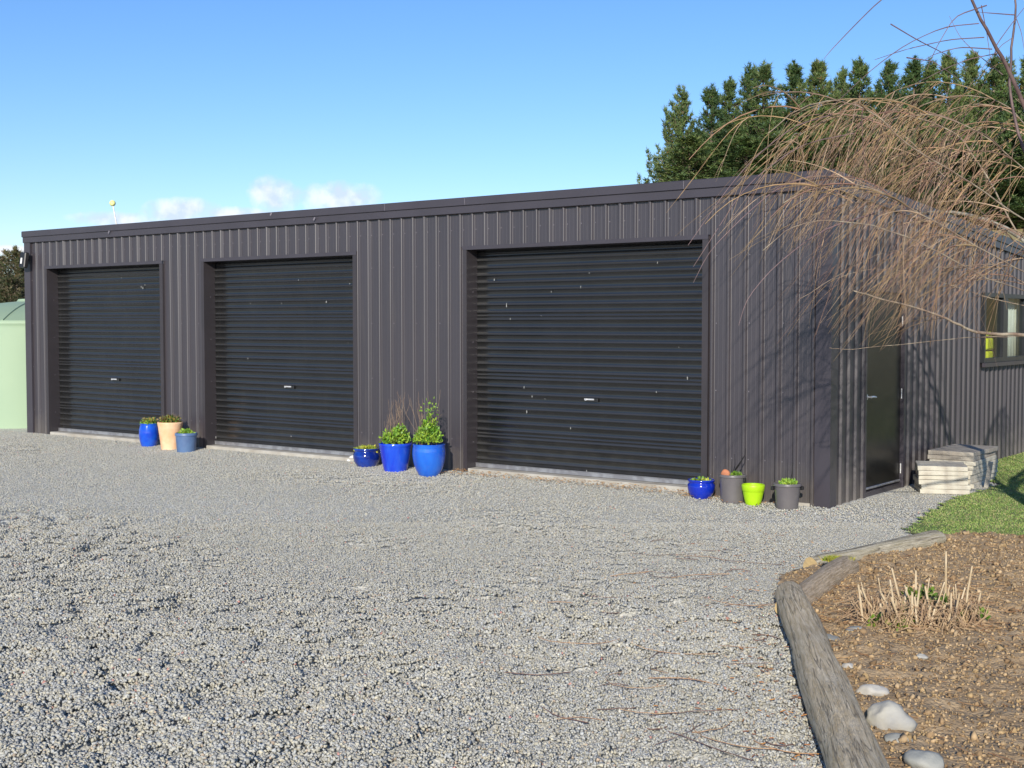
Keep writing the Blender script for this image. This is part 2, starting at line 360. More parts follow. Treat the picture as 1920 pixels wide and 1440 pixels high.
# numpy value noise
_T = RNG.random((256, 256))
def vnoise(x, y):
    xi = np.floor(x).astype(int); yi = np.floor(y).astype(int); fx = x - xi; fy = y - yi
    fx = fx * fx * (3 - 2 * fx); fy = fy * fy * (3 - 2 * fy)
    g = lambda a, b: _T[a % 256, b % 256]
    return (g(xi, yi) * (1 - fx) + g(xi + 1, yi) * fx) * (1 - fy) + (g(xi, yi + 1) * (1 - fx) + g(xi + 1, yi + 1) * fx) * fy
def fbm(x, y, o=4):
    s = 0; a = 0.5
    for i in range(o):
        s = s + a * vnoise(x * 2 ** i + 17.3 * i, y * 2 ** i + 5.1 * i); a /= 2
    return s / (1 - 0.5 ** o)
def smooth(a, b, x):
    t = np.clip((x - a) / (b - a), 0, 1); return t * t * (3 - 2 * t)

# layout polygons (metres) -------------------------------------------------------
BED = [(3.27, -7.12), (2.54, -5.72), (1.40, -4.00), (1.14, -3.35), (1.17, -2.75), (1.30, -1.55), (1.50, -1.06), (4.2, 1.0), (6.2, 1.0), (6.5, -7.1)]
LAWN = [(1.40, -1.10), (1.07, -1.03), (0.90, 0.0), (0.74, 1.1), (0.80, 2.5), (0.35, 3.1), (0.03, 3.3), (0.03, 14.0), (12, 14), (12, 1.02), (4.2, 1.02), (1.50, -1.04)]
_r = random.Random(77)
_o = [LAWN[0]]
for (xa, ya), (xb, yb) in zip(LAWN[:-1], LAWN[1:]):     # ragged worn edge where the grass meets the gravel
    _n = max(1, int(math.hypot(xb - xa, yb - ya) / 0.05)) if xb < 2 and yb < 3.4 and xa < 2 else 1
    for _k in range(1, _n + 1):
        _j = 0.0 if _k == _n else 0.032
        _o.append((xa + (xb - xa) * _k / _n + _r.gauss(0, _j), ya + (yb - ya) * _k / _n + _r.gauss(0, _j * .4)))
LAWN = _o
def inpoly(x, y, poly):
    r = np.zeros(x.shape, bool); n = len(poly)
    for i in range(n):
        x0, y0 = poly[i]; x1, y1 = poly[(i + 1) % n]
        if y0 == y1: continue
        c = ((y0 > y) != (y1 > y)) & (x < (x1 - x0) * (y - y0) / (y1 - y0) + x0); r ^= c
    return r

def loose(x, y):
    """0 = compacted wheel track, 1 = loose deep gravel"""
    d = (x - CAM.x) * FH.x + (y - CAM.y) * FH.y
    l = (x - CAM.x) * RH.x + (y - CAM.y) * RH.y
    n = fbm(x * 0.55 + 3, y * 0.8 + 9, 3)
    base = 1 - smooth(6.5, 10.5, d + 0.55 * l)
    return np.clip(base * 0.85 + (n - 0.5) * 1.5, 0, 1)
def gh(x, y):
    lo = loose(x, y)
    near = 1 - smooth(10, 16, (x - CAM.x) * FH.x + (y - CAM.y) * FH.y)
    fade = smooth(0.0, -0.8, y)
    pits = smooth(0.62, 0.78, vnoise(x * 5.3 + 40, y * 5.3 + 11)) * smooth(0.25, 0.7, lo) + 0.7 * smooth(0.66, 0.8, vnoise(x * 10.7 + 3, y * 10.7 + 71)) * smooth(0.2, 0.6, lo)
    bank = 0.035 * smooth(-0.9, -0.05, y) * smooth(-0.6, -2.0, x)
    return bank + (-0.036 * pits + lo * (fbm(x * 4.2, y * 4.2, 3) - 0.5) * 0.055 + (fbm(x * 1.1, y * 1.1, 2) - 0.5) * 0.03 * near) * fade

# ------------------------------------------------------------------ terrain
def hillz(x, y):
    d = (x - CAM.x) * FH.x + (y - CAM.y) * FH.y
    l = (x - CAM.x) * RH.x + (y - CAM.y) * RH.y
    ang = l / np.maximum(d, 1)
    return 6.3 * smooth(26, 64, d) * smooth(-0.05, 0.2, ang) + 7 * smooth(66, 180, d) * smooth(0.0, 0.3, ang)
gx = np.concatenate([np.linspace(-700, -62, 18), np.linspace(-60, 90, 76), np.linspace(95, 700, 18)])
gy = np.concatenate([np.linspace(-300, -22, 10), np.linspace(-20, 120, 71), np.linspace(125, 900, 20)])
X, Y = np.meshgrid(gx, gy); Z = hillz(X, Y) - 0.02 - 0.3 * ((X > -21) & (X < 12) & (Y > -17) & (Y < 12.5)) + np.where(Y > 16, (fbm(X * 0.3, Y * 0.3) - 0.5) * 0.5 * smooth(16, 30, Y), 0)
nx, ny = len(gx), len(gy)
idx = np.arange(nx * ny).reshape(ny, nx)
Fq = np.stack([idx[:-1, :-1], idx[:-1, 1:], idx[1:, 1:], idx[1:, :-1]], -1).reshape(-1, 4)
g = np_obj('ground', np_mesh('ground', np.stack([X, Y, Z], -1).reshape(-1, 3), Fq, M['field'], smooth=True)); tag(g, kind='structure')

# gravel yard sheet: fine grid near, reaching well past the frame
def axis(a, b, fa, fb, fine, coarse):
    return np.unique(np.round(np.concatenate([np.arange(a, fa, coarse), np.arange(fa, fb, fine), np.arange(fb, b + 1e-6, coarse)]), 4))
gx = axis(-24, 9, -13, 4.4, 0.04, 0.5); gy = axis(-19, 13.5, -9.2, 0, 0.04, 0.5)
X, Y = np.meshgrid(gx, gy); Z = gh(X, Y) - 0.004 - 0.016 * loose(X, Y)
nx, ny = len(gx), len(gy); idx = np.arange(nx * ny).reshape(ny, nx)
Fq = np.stack([idx[:-1, :-1], idx[:-1, 1:], idx[1:, 1:], idx[1:, :-1]], -1).reshape(-1, 4)
cx = X.reshape(-1)[Fq].mean(1); cy = Y.reshape(-1)[Fq].mean(1)
shr = lambda P, s: [((px - sum(q[0] for q in P) / len(P)) * s + sum(q[0] for q in P) / len(P), (py - sum(q[1] for q in P) / len(P)) * s + sum(q[1] for q in P) / len(P)) for px, py in P]
keep = ~inpoly(cx, cy, shr(BED, 0.93))
g = np_obj('gravel_yard', np_mesh('gravel_yard', np.stack([X, Y, Z], -1).reshape(-1, 3), Fq[keep], M['gravel'], smooth=True)); tag(g, kind='structure')

# scattered crushed stones
BOXV = np.array([(-1, -1, -1), (1, -1, -1), (1, 1, -1), (-1, 1, -1), (-1, -1, 1), (1, -1, 1), (1, 1, 1), (-1, 1, 1)], float) * 0.62
BOXF = np.array([(0, 3, 2, 1), (4, 5, 6, 7), (0, 1, 5, 4), (1, 2, 6, 5), (2, 3, 7, 6), (3, 0, 4, 7)])
ph = (1 + 5 ** 0.5) / 2
ICOV = np.array([(-1, ph, 0), (1, ph, 0), (-1, -ph, 0), (1, -ph, 0), (0, -1, ph), (0, 1, ph), (0, -1, -ph), (0, 1, -ph), (ph, 0, -1), (ph, 0, 1), (-ph, 0, -1), (-ph, 0, 1)]) / 1.9
ICOF = np.array([(0, 11, 5), (0, 5, 1), (0, 1, 7), (0, 7, 10), (0, 10, 11), (1, 5, 9), (5, 11, 4), (11, 10, 2), (10, 7, 6), (7, 1, 8), (3, 9, 4), (3, 4, 2), (3, 2, 6), (3, 6, 8), (3, 8, 9), (4, 9, 5), (2, 4, 11), (6, 2, 10), (8, 6, 7), (9, 8, 1)])
def rotmats(n, tilt=math.pi):
    q = RNG.normal(size=(n, 4)); q /= np.linalg.norm(q, axis=1)[:, None]
    w, x, y, z = q.T
    return np.stack([1 - 2 * (y * y + z * z), 2 * (x * y - z * w), 2 * (x * z + y * w), 2 * (x * y + z * w), 1 - 2 * (x * x + z * z), 2 * (y * z - x * w), 2 * (x * z - y * w), 2 * (y * z + x * w), 1 - 2 * (x * x + y * y)], -1).reshape(n, 3, 3)
def chips(pos, size, base, jit=0.28, flat=0.62, ico=True):
    n = len(pos); BV, BF = (ICOV, ICOF) if ico else (BOXV, BOXF); k = len(BV)
    V = BV[None] * (1 + RNG.normal(size=(n, k, 3)) * jit * 0.5) + RNG.normal(size=(n, k, 3)) * jit * 0.35
    sc3 = np.stack([np.ones(n), RNG.uniform(0.6, 1, n), RNG.uniform(flat * 0.7, flat * 1.2, n)], -1) * (size[:, None] / 2)
    V = V * sc3[:, None, :]
    V = np.einsum('nij,nkj->nki', rotmats(n), V) + pos[:, None, :]
    Fc = BF[None] + (np.arange(n) * k)[:, None, None]
    return V.reshape(-1, 3), Fc.reshape(-1, BF.shape[1]), np.repeat(base, k, axis=0)
def stone_cols(n):
    v = np.clip(RNG.normal(0.392, 0.052, n), 0.22, 0.60)
    tint = RNG.choice(5, n, p=[0.50, 0.20, 0.277, 0.02, 0.003])
    T = np.array([(1.02, 1.0, 0.90), (0.96, 0.98, 0.96), (1.10, 1.03, 0.82), (1.1, 0.88, 0.66), (1.2, 0.62, 0.52)])[tint]
    return v[:, None] * T
def scatter(n, dmin, dmax, lat=0.44, pw=1.0):
    u = RNG.random(n); d = np.sqrt(dmin ** 2 + u * (dmax ** 2 - dmin ** 2)); l = RNG.uniform(-lat, lat, n) * d
    return CAM.x + d * FH.x + l * RH.x, CAM.y + d * FH.y + l * RH.y, d
Vs, Fs, Cs = [], [], []; off = 0
for (n, a, b_, s0, s1, ico) in ((150000, 4.3, 7.2, 0.0135, 0.020, False), (190000, 7.2, 10.6, 0.0130, 0.018, False), (330000, 10.4, 20.0, 0.015, 0.021, False)):
    x, y, d = scatter(n, a, b_)
    ok = (y < -0.01 + 0.0 * x) | ((x > 0.02) & (y < 14))
    ok &= ~inpoly(x, y, BED) & ~inpoly(x, y, LAWN)
    ok &= ~((y > -0.06) & (x < 0.06) )
    lo = loose(x, y)
    ok &= RNG.random(n) < (0.75 + 0.25 * lo)
    x, y, lo = x[ok], y[ok], lo[ok]; m_ = len(x)
    size = RNG.uniform(s0, s1, m_) * (0.66 + 0.50 * lo) * np.exp(RNG.normal(0, 0.14, m_))
    z = gh(x, y) + size * RNG.uniform(-0.12, 0.22, m_) + lo * RNG.random(m_) ** 2 * 0.009
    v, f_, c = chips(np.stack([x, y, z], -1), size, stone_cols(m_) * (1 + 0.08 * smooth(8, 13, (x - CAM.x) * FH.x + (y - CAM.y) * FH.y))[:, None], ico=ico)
    if not ico: f_ = np.concatenate([f_[:, [0, 1, 2]], f_[:, [0, 2, 3]]])
    Vs.append(v); Fs.append(f_ + off); Cs.append(c); off += len(v)
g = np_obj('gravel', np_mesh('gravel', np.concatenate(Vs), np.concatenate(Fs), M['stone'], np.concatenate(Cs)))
tag(g, 'loose grey crushed stone gravel covering the yard in front of the shed', 'gravel', kind='stuff')

# ------------------------------------------------------------------ lawn
def poly_sheet(name, poly, z, m):
    me = bpy.data.meshes.new(name); me.from_pydata([(x, y, z) for x, y in poly], [], [tuple(range(len(poly)))]); me.materials.append(m)
    return np_obj(name, me)
import bmesh
tag(poly_sheet('lawn', LAWN[::-1], 0.012, M['turf']), kind='structure')
def blades(n, area, h0, h1, cols, polys, w=0.004, base_z=0.012, thin=None):
    x = RNG.uniform(area[0], area[1], n); y = RNG.uniform(area[2], area[3], n)
    ok = inpoly(x, y, polys)
    if thin is not None: ok &= thin(x, y)
    x, y = x[ok], y[ok]; n = len(x)
    a = RNG.uniform(0, 2 * np.pi, n); h = RNG.uniform(h0, h1, n); lean = RNG.normal(0, 0.45, (n, 2)) * h[:, None]
    p = np.stack([x, y, np.full(n, base_z)], -1); u = np.stack([np.cos(a), np.sin(a), np.zeros(n)], -1) * w
    V = np.stack([p - u, p + u, p + np.concatenate([lean, h[:, None]], 1)], 1).reshape(-1, 3)
    C = cols[RNG.integers(0, len(cols), n)] * RNG.uniform(0.75, 1.25, n)[:, None]
    return V, np.arange(3 * n).reshape(n, 3), np.repeat(C, 3, axis=0)
gc = np.array([(0.17, 0.27, 0.055), (0.21, 0.32, 0.07), (0.14, 0.23, 0.05), (0.28, 0.33, 0.11), (0.36, 0.32, 0.15)])
def bare(x, y):   # worn earth beside the slab stacks and along the gravel edge
    q = np.minimum(np.hypot((x - 1.0) / 0.5, (y - 1.9) / 0.35), np.hypot((x - 1.12) / 0.3, (y + 0.7) / 0.5))
    return RNG.random(len(x)) < np.clip(q * 1.1 + (fbm(x * 3, y * 3) - 0.5) * 1.6, 0.05, 1)
V, Fc, C = blades(300000, (0, 5.5, -1.2, 9), 0.006, 0.016, gc, LAWN, 0.0035, thin=bare)
tag(np_obj('grass', np_mesh('grass', V, Fc, M['blade'], C)), 'short green lawn grass beside the end wall of the shed', 'grass', kind='stuff')

# ------------------------------------------------------------------ garden bed
gx = np.arange(1.0, 6.6, 0.03); gy = np.arange(-7.2, 1.1, 0.03)
X, Y = np.meshgrid(gx, gy)
def soilz(x, y): return 0.045 + (fbm(x * 2.2, y * 2.2, 3) - 0.5) * 0.07 + (fbm(x * 11, y * 11, 3) - 0.5) * 0.055 + 0.05 * np.exp(-(((x - 2.25) / 0.45) ** 2 + ((y + 3.6) / 0.45) ** 2))
Z = soilz(X, Y); nx, ny = len(gx), len(gy); idx = np.arange(nx * ny).reshape(ny, nx)
Fq = np.stack([idx[:-1, :-1], idx[:-1, 1:], idx[1:, 1:], idx[1:, :-1]], -1).reshape(-1, 4)
cx = X.reshape(-1)[Fq].mean(1); cy = Y.reshape(-1)[Fq].mean(1)
g = np_obj('garden_soil', np_mesh('garden_soil', np.stack([X, Y, Z], -1).reshape(-1, 3), Fq[inpoly(cx, cy, BED)], M['soil'], smooth=True)); tag(g, kind='structure')
n = 60000
x = RNG.uniform(1.1, 4.9, n); y = RNG.uniform(-7, 0.6, n); ok = inpoly(x, y, shr(BED, 0.985)); x, y = x[ok], y[ok]; n = len(x)
size = 0.007 + 0.014 * RNG.random(n) ** 2 + 0.035 * RNG.random(n) ** 30
tone = np.array([(0.20, 0.125, 0.065), (0.28, 0.185, 0.10), (0.15, 0.09, 0.045), (0.31, 0.21, 0.12), (0.27, 0.175, 0.085)])[RNG.integers(0, 5, n)] * RNG.uniform(0.8, 1.2, n)[:, None]
V, Fc, C = chips(np.stack([x, y, soilz(x, y) + size * 0.18], -1), size, tone * np.array([1.38, 1.48, 1.5]), jit=0.42, flat=0.8, ico=False)
Fc = np.concatenate([Fc[:, [0, 1, 2]], Fc[:, [0, 2, 3]]])
tag(np_obj('soil_clods', np_mesh('soil_clods', V, Fc, M['clod'], C)), 'crumbly brown soil clods over the garden bed', 'soil', kind='stuff')
# straw and dry litter on the bed
def litter(n, pts, lmin, lmax, w, cols, z0, name, m, label, cat):
    x, y = pts; n = len(x); a = RNG.uniform(0, np.pi, n); L = RNG.uniform(lmin, lmax, n) / 2; cz = z0(x, y) + 0.006
    d = np.stack([np.cos(a), np.sin(a), RNG.normal(0, 0.12, n)], -1) * L[:, None]; s = np.stack([-np.sin(a), np.cos(a), np.zeros(n)], -1) * w
    p = np.stack([x, y, cz + RNG.random(n) * 0.012], -1); up = np.array([0, 0, w * 1.2])
    V = np.stack([p - d - s, p - d + s, p - d + up, p + d - s, p + d + s, p + d + up], 1).reshape(-1, 3)
    f = np.array([(0, 1, 4, 3), (1, 2, 5, 4), (2, 0, 3, 5)]); Fc = (f[None] + (np.arange(n) * 6)[:, None, None]).reshape(-1, 4)
    C = np.repeat(cols[RNG.integers(0, len(cols), n)], 6, axis=0)
    return tag(np_obj(name, np_mesh(name, V, Fc, m, C)), label, cat, kind='stuff')
n = 5200; x = RNG.uniform(1.3, 4.3, n); y = RNG.uniform(-6.6, -0.9, n)
wgt = np.exp(-(((x - 2.2) / 0.6) ** 2 + ((y + 3.8) / 0.8) ** 2)) + 0.10
ok = inpoly(x, y, shr(BED, 0.97)) & (RNG.random(n) < wgt); x, y = x[ok], y[ok]
litter(0, (x, y), 0.03, 0.13, 0.0016, np.array([(1, 0.95, 0.85), (0.8, 0.6, 0.42), (1.2, 1.05, 0.85), (0.6, 0.4, 0.3)]), soilz, 'straw_litter', M['straw'], 'dry straw and stalk litter strewn over the soil', 'straw')

# ------------------------------------------------------------------ logs
def log(name, p0, p1, r0, r1, m, label, bend=0.0, seed=0, endm=None, dipz=0.0):
    a, b = Vector(p0), Vector(p1); L = (b - a).length; ang = math.atan2(b.y - a.y, b.x - a.x); pit = math.asin((b.z - a.z) / L)
    mb = MB(); nseg = max(20, int(L / 0.045)); nr = 30; rs = random.Random(seed)
    for i in range(nseg + 1):
        t_ = i / nseg; x_ = t_ * L; r = r0 + (r1 - r0) * t_
        e = min(i, nseg - i); r *= (0.90 if e == 0 else 0.97 if e == 1 else 1)
        for j in range(nr):
            q = 2 * math.pi * j / nr
            nn = mnoise.noise(Vector((x_ * 1.6, math.cos(q) * 1.3, math.sin(q) * 1.3 + seed * 3))) * 0.16
            gro = abs(mnoise.noise(Vector((x_ * 0.9, q * 3.2, seed * 7.7)))) * 0.10 + abs(mnoise.noise(Vector((x_ * 2.2, q * 7, seed * 2.7)))) * 0.05
            rr = r * (1 + nn - gro)
            mb.v.append((x_, rr * math.cos(q) + bend * math.sin(t_ * math.pi), rr * math.sin(q)))
    for i in range(nseg):
        for j in range(nr):
            k = i * nr + j; k2 = i * nr + (j + 1) % nr; mb.f.append((k, k + nr, k2 + nr, k2)); mb.m.append(0)
    mb.f.append(tuple(range(nr))); mb.m.append(1)
    mb.f.append(tuple(nseg * nr + j for j in range(nr))[::-1]); mb.m.append(1)
    o = mb.build(name, [m, endm or M['logend']], smooth=True, angle=50)
    o.location = a; o.rotation_euler = (0, -pit, ang)
    return tag(o, label, 'log', 'logs edging the garden bed')
log('edging_log', gp(1640, 1530, .07), gp(1480, 1112, .085), .115, .088, M['log'], 'longest grey weathered log along the near edge of the garden bed', 0.0, 1)
log('edging_log', gp(1478, 1140, .05), gp(1590, 1062, .075), .085, .085, M['logbrown'], 'short brown log at the corner of the bed between two longer grey logs', 0.0, 2)
log('edging_log', gp(1520, 1062, .03), gp(1757, 1014, .045), .068, .09, M['logmossy'], 'half buried grey log with a yellowish sawn end near the lawn edge', -0.02, 5)
# moss tuft between logs
pm = gp(1572, 1052, .12)
n = 1500; V, Fc, C = blades(n, (-.09, .09, -.08, .08), 0.01, 0.035, np.array([(0.7, 0.9, 0.5), (1.2, 1.1, 0.6), (1.0, 0.8, 0.5)]), [(-.09, -.05), (0, -.08), (.09, -.04), (.09, .05), (0, .08), (-.09, .05)], 0.004, 0)
me = np_mesh('moss_tuft', V, Fc, M['moss'], C * 1.6)
tag(np_obj('moss_tuft', me, loc=pm), 'small yellow green moss tuft on the join of the two logs', 'moss')

# ------------------------------------------------------------------ rocks
def rock(name, loc, dims, m, label, seed, group=None, sub=3, rz=0.0, ang=0.18):
    bm = bmesh.new(); bmesh.ops.create_icosphere(bm, subdivisions=sub, radius=1)
    for v in bm.verts:
        n_ = mnoise.noise(v.co * 1.1 + Vector((seed * 5.1, 0, 0))) * ang * 2 + mnoise.noise(v.co * 2.7 + Vector((0, seed * 3.3, 0))) * ang * 0.7
        c = v.co * (1 + n_)
        for pl in range(4):
            rs = random.Random(seed * 10 + pl); nr = Vector((rs.uniform(-1, 1), rs.uniform(-1, 1), rs.uniform(-0.3, 1))).normalized(); dd = c.dot(nr) - 0.78
            if dd > 0: c -= nr * dd * 0.8
        v.co = Vector((c.x * dims[0] / 2, c.y * dims[1] / 2, c.z * dims[2] / 2))
    me = bpy.data.meshes.new(name); bm.to_mesh(me); bm.free(); me.materials.append(m); me.shade_smooth()
    o = np_obj(name, me, loc=loc); o.rotation_euler = (0, 0, rz)
    return tag(o, label, 'rock', group)
GR = 'rocks in the garden bed'
def sg(px, py, dz=0.0):
    p = gp(px, py, 0.05); p.z = float(soilz(np.array([p.x]), np.array([p.y]))[0]) + dz; return p
rock('rock', sg(1636, 1292, .012), (.125, .085, .075), M['river2'], 'flattish white rock lying above the large pale boulder', 3, GR, rz=.5)
rock('rock', sg(1665, 1358, .02), (.185, .15, .145), M['river'], 'largest pale cream rock in the bed beside the long log', 4, GR, rz=.3)
rock('rock', sg(1684, 1388, .0), (.11, .07, .05), M['slate'], 'flat grey stone tucked just below the large pale rock', 5, GR, rz=.2)
rock('rock', sg(1731, 1446, .02), (.13, .11, .11), M['slate'], 'smooth blue grey stone cut by the bottom edge of the picture', 6, GR)
rock('rock', sg(1556, 1196, .0), (.13, .10, .05), M['slate'], 'blue grey flat stone close to the middle of the long log', 7, GR, rz=2.3)
rock('rock', sg(1607, 1182, .0), (.12, .06, .04), M['slate'], 'thin grey stone in the soil left of the cut back clump', 8, GR, rz=.6)
rock('rock', sg(1590, 1252, .004), (.06, .05, .035), M['river2'], 'tiny pale stone between the long log and the white rock', 9, GR)
rock('rock', sg(1727, 1233, .004), (.07, .035, .03), M['river'], 'small cream stone alone in the middle of the soil', 10, GR, rz=.5)
rock('rock', gp(660, 864, .03), (.16, .14, .13), M['white'], 'white rock beside the dark blue bowl pot at the middle door', 12)

# ------------------------------------------------------------------ shed
DOORS = [(-12.105, -9.49), (-8.58, -5.90), (-4.178, -1.275)]
TOPZ, CLADTOP, HEADZ, SLAB = 3.02, 2.87, 2.46, 0.07
LEFT, DEPTH = -12.64, 9.6
RSL = 0.062
shed = empty('shed', (0, 0, 0), 'long dark brown corrugated steel shed with three black roller doors', 'shed')
PITCHX, RW, RTW, RD = 0.1725, 0.052, 0.023, 0.025
def profile(a, b, phase):
    """list of (s, depth) along the wall, s from a to b"""
    out = [(a, 0)]
    s_ = a + phase
    k = 0
    while s_ + RW / 2 < b:
        w, tw, d = (RW, RTW, RD) if k % 5 else (RW * 1.25, RTW, RD * 1.22)
        if s_ - w / 2 > a:
            e_ = .0035; out += [(s_ - w / 2 - e_, 0), (s_ - w / 2 + .001, .002), (s_ - tw / 2 - .0015, d - .004), (s_ - tw / 2 + e_, d), (s_ + tw / 2 - e_, d), (s_ + tw / 2 + .0015, d - .004), (s_ + w / 2 - .001, .002), (s_ + w / 2 + e_, 0)]
        for q in (0.36, 0.64):
            c = s_ + PITCHX * q
            if c + .006 < b: out += [(c - .006, 0), (c, .0012), (c + .006, 0)]
        s_ += PITCHX; k += 1
    out.append((b, 0)); return out
def wall_strip(mb, prof, fn, ztop, holes, z0=-0.03):
    for (s0, d0), (s1, d1) in zip(prof[:-1], prof[1:]):
        sm = (s0 + s1) / 2; iv = [(z0, None)]
        segs = [(z0, 'top')]
        for (ha, hb, hz0, hz1) in holes:
            if ha < sm < hb:
                segs = []
                if hz0 > z0: segs.append((z0, hz0))
                segs.append((hz1, 'top'))
        for (za, zb) in segs:
            t0 = ztop(s0) if zb == 'top' else zb; t1 = ztop(s1) if zb == 'top' else zb
            mb.add([fn(s0, d0, za), fn(s1, d1, za), fn(s1, d1, t1), fn(s0, d0, t0)], [(0, 1, 2, 3)])
mb = MB()
holes = [(a - .0, b + .0, -1, HEADZ + .03) for a, b in DOORS]
prof = profile(LEFT + .03, -.03, 0.045)
wall_strip(mb, prof, lambda s, d, z: (s, -d, z), lambda s: CLADTOP + .03, holes)
for zz in (0.38, 1.02, 1.66, 2.30, 2.68):      # screw rows
    s_ = LEFT + .03 + .045
    while s_ < -.1:
        x_ = s_ + .045
        if not any(a - .08 < x_ < b + .08 for a, b in DOORS) or zz > 2.6:
            mb.box((x_ - .0045, -.004, zz - .0045), (x_ + .0045, .0, zz + .0045), 1)
        s_ += PITCHX * (1 if zz in (0.38, 2.68) else 2)
mb.build('front_wall', [M['clad'], M['screw']], shed)
# end wall (right), facing +X, with a door and a window opening
DY0, DY1, DZ1 = 0.78, 1.84, 2.0
WY0, WY1, WZ0, WZ1 = 4.32, 6.9, 1.20, 2.02
mb = MB()
prof = profile(.03, DEPTH, 0.07)
wall_strip(mb, prof, lambda s, d, z: (d, s, z), lambda s: 2.90 - RSL * s, [(DY0, DY1, -1, DZ1), (WY0, WY1, WZ0, WZ1)])
for zz in (0.38, 1.02, 1.66):
    s_ = .1
    while s_ < DEPTH - .2:
        x_ = s_ + .045
        if not (DY0 - .06 < x_ < DY1 + .06) and not (WY0 - .05 < x_ < WY1 + .05 and zz > 1.1):
            mb.box((0, x_ - .0045, zz - .0045), (.004, x_ + .0045, zz + .0045), 1)
        s_ += PITCHX * 2
mb.build('end_wall', [M['clad'], M['screw']], shed)
mb = MB()
wall_strip(mb, profile(.03, DEPTH, 0.07), lambda s, d, z: (LEFT - d, s, z), lambda s: 2.90 - RSL * s, [])
mb.build('left_wall', M['clad'], shed)
mb = MB()
wall_strip(mb, profile(LEFT, 0, 0.07), lambda s, d, z: (s, DEPTH + d, z), lambda s: 2.90 - RSL * DEPTH, [])
mb.build('back_wall', M['clad'], shed)
# interior lining so nothing shines through the sheets
mb = MB()
for a, b in ((LEFT + .05, DOORS[0][0] - .004), (DOORS[0][1] + .004, DOORS[1][0] - .004), (DOORS[1][1] + .004, DOORS[2][0] - .004), (DOORS[2][1] + .004, -.06)):
    mb.box((a, .03, 0), (b, .05, 2.88))
for a, b in DOORS: mb.box((a, .03, HEADZ + .04), (b, .05, 2.88))
mb.box((-.05, .06, 0), (-.03, DY0 - .03, 2.78)); mb.box((-.05, DY0 - .03, DZ1 + .02), (-.03, DY1 + .03, 2.74)); mb.box((-.05, DY1 + .03, 0), (-.03, WY0 - .03, 2.60))
mb.box((-.05, WY0 - .03, 0), (-.03, WY1 + .03, WZ0 - .02)); mb.box((-.05, WY0 - .03, WZ1 + .02), (-.03, WY1 + .03, 2.44)); mb.box((-.05, WY1 + .03, 0), (-.03, DEPTH - .05, 2.25))
mb.build('wall_lining', M['dark'], shed)
# roof
mb = MB()
pr = profile(LEFT - .02, .02, .05)
for (s0, d0), (s1, d1) in zip(pr[:-1], pr[1:]):
    mb.add([(s0, .02, 2.955 + d0), (s1, .02, 2.955 + d1), (s1, DEPTH + .1, 2.955 + d1 - RSL * (DEPTH + .1)), (s0, DEPTH + .1, 2.955 + d0 - RSL * (DEPTH + .1))], [(0, 1, 2, 3)])
mb.build('roof', M['roof'], shed)
# fascia: proud cap over a lower apron, in three lengths with visible laps
mb = MB()
cuts = [LEFT - .045, -5.35, -1.46, .045]
for k, (a, b) in enumerate(zip(cuts[:-1], cuts[1:])):
    e = 0.0 if k % 2 == 0 else -.002
    prof_ = [(-.030 + e, 2.855), (-.047 + e, 2.860), (-.047 + e, 2.938), (-.066 + e, 2.944), (-.066 + e, TOPZ), (-.058 + e, TOPZ + .008), (.14, TOPZ + .008 - .012), (.14, TOPZ - .06)]
    nseg = 14; rr = random.Random(k)
    xs = [a + (b - a) * i / nseg for i in range(nseg + 1)]
    base = len(mb.v)
    for i, x_ in enumerate(xs):
        wob = rr.uniform(-.0008, .0008)
        mb.v += [(x_, yy + wob, zz + wob * .6) for yy, zz in prof_]
    n_ = len(prof_)
    for i in range(nseg):
        for j in range(n_ - 1):
            q = base + i * n_ + j; mb.f.append((q, q + n_, q + n_ + 1, q + 1)); mb.m.append(0)
    mb.f.append(tuple(base + j for j in range(n_))); mb.m.append(0); mb.f.append(tuple(base + nseg * n_ + j for j in range(n_))[::-1]); mb.m.append(0)
for x_ in (-5.35, -4.17, -1.46): mb.box((x_ - .004, -.0710, 2.945), (x_ + .001, -.069, TOPZ), 1)
for px, py in ((204, 434), (589, 409), (508, 400)):
    p = wallp(px, py, -.07); mb.box((p.x - .012, -.0705, p.z - .03), (p.x + .012, -.069, p.z + .012), 1, Matrix.Rotation(.6, 3, 'Y'))
mb.build('fascia', [M['trim'], M['screw']], shed, smooth=True, angle=30)
# barge flashing on the end wall, sloping to the back
for nm, x0, x1 in (('barge_board', .0, .055), ('barge_board', LEFT - .055, LEFT)):
    mb = MB()
    za = lambda y: TOPZ + .004 - RSL * y
    y0, y1 = -.01, DEPTH + .12
    xi = (x0, x1)
    mb.add([(xi[0] - .10 if x0 >= 0 else xi[0], y0, za(y0)), (xi[1] if x0 >= 0 else xi[1] + .10, y0, za(y0)), (xi[1] if x0 >= 0 else xi[1] + .1, y1, za(y1)), (xi[0] - .10 if x0 >= 0 else xi[0], y1, za(y1))], [(0, 1, 2, 3)])
    xo = x1 if x0 >= 0 else x0; xn = x0 + .03 if x0 >= 0 else x1 - .03
    for (xa, zu, xb, zl) in ((xo, 0, xo, -.085), (xo, -.085, xn + (.012 if x0 >= 0 else -.012), -.09), (xn + (.012 if x0 >= 0 else -.012), -.09, xn + (.012 if x0 >= 0 else -.012), -.165), (xn + (.012 if x0 >= 0 else -.012), -.165, xn - (.012 if x0 >= 0 else -.012), -.168)):
        mb.add([(xa, y0, za(y0) + zu), (xa, y1, za(y1) + zu), (xb, y1, za(y1) + zl), (xb, y0, za(y0) + zl)], [(0, 1, 2, 3)])
    mb.build(nm, M['trim'], shed)
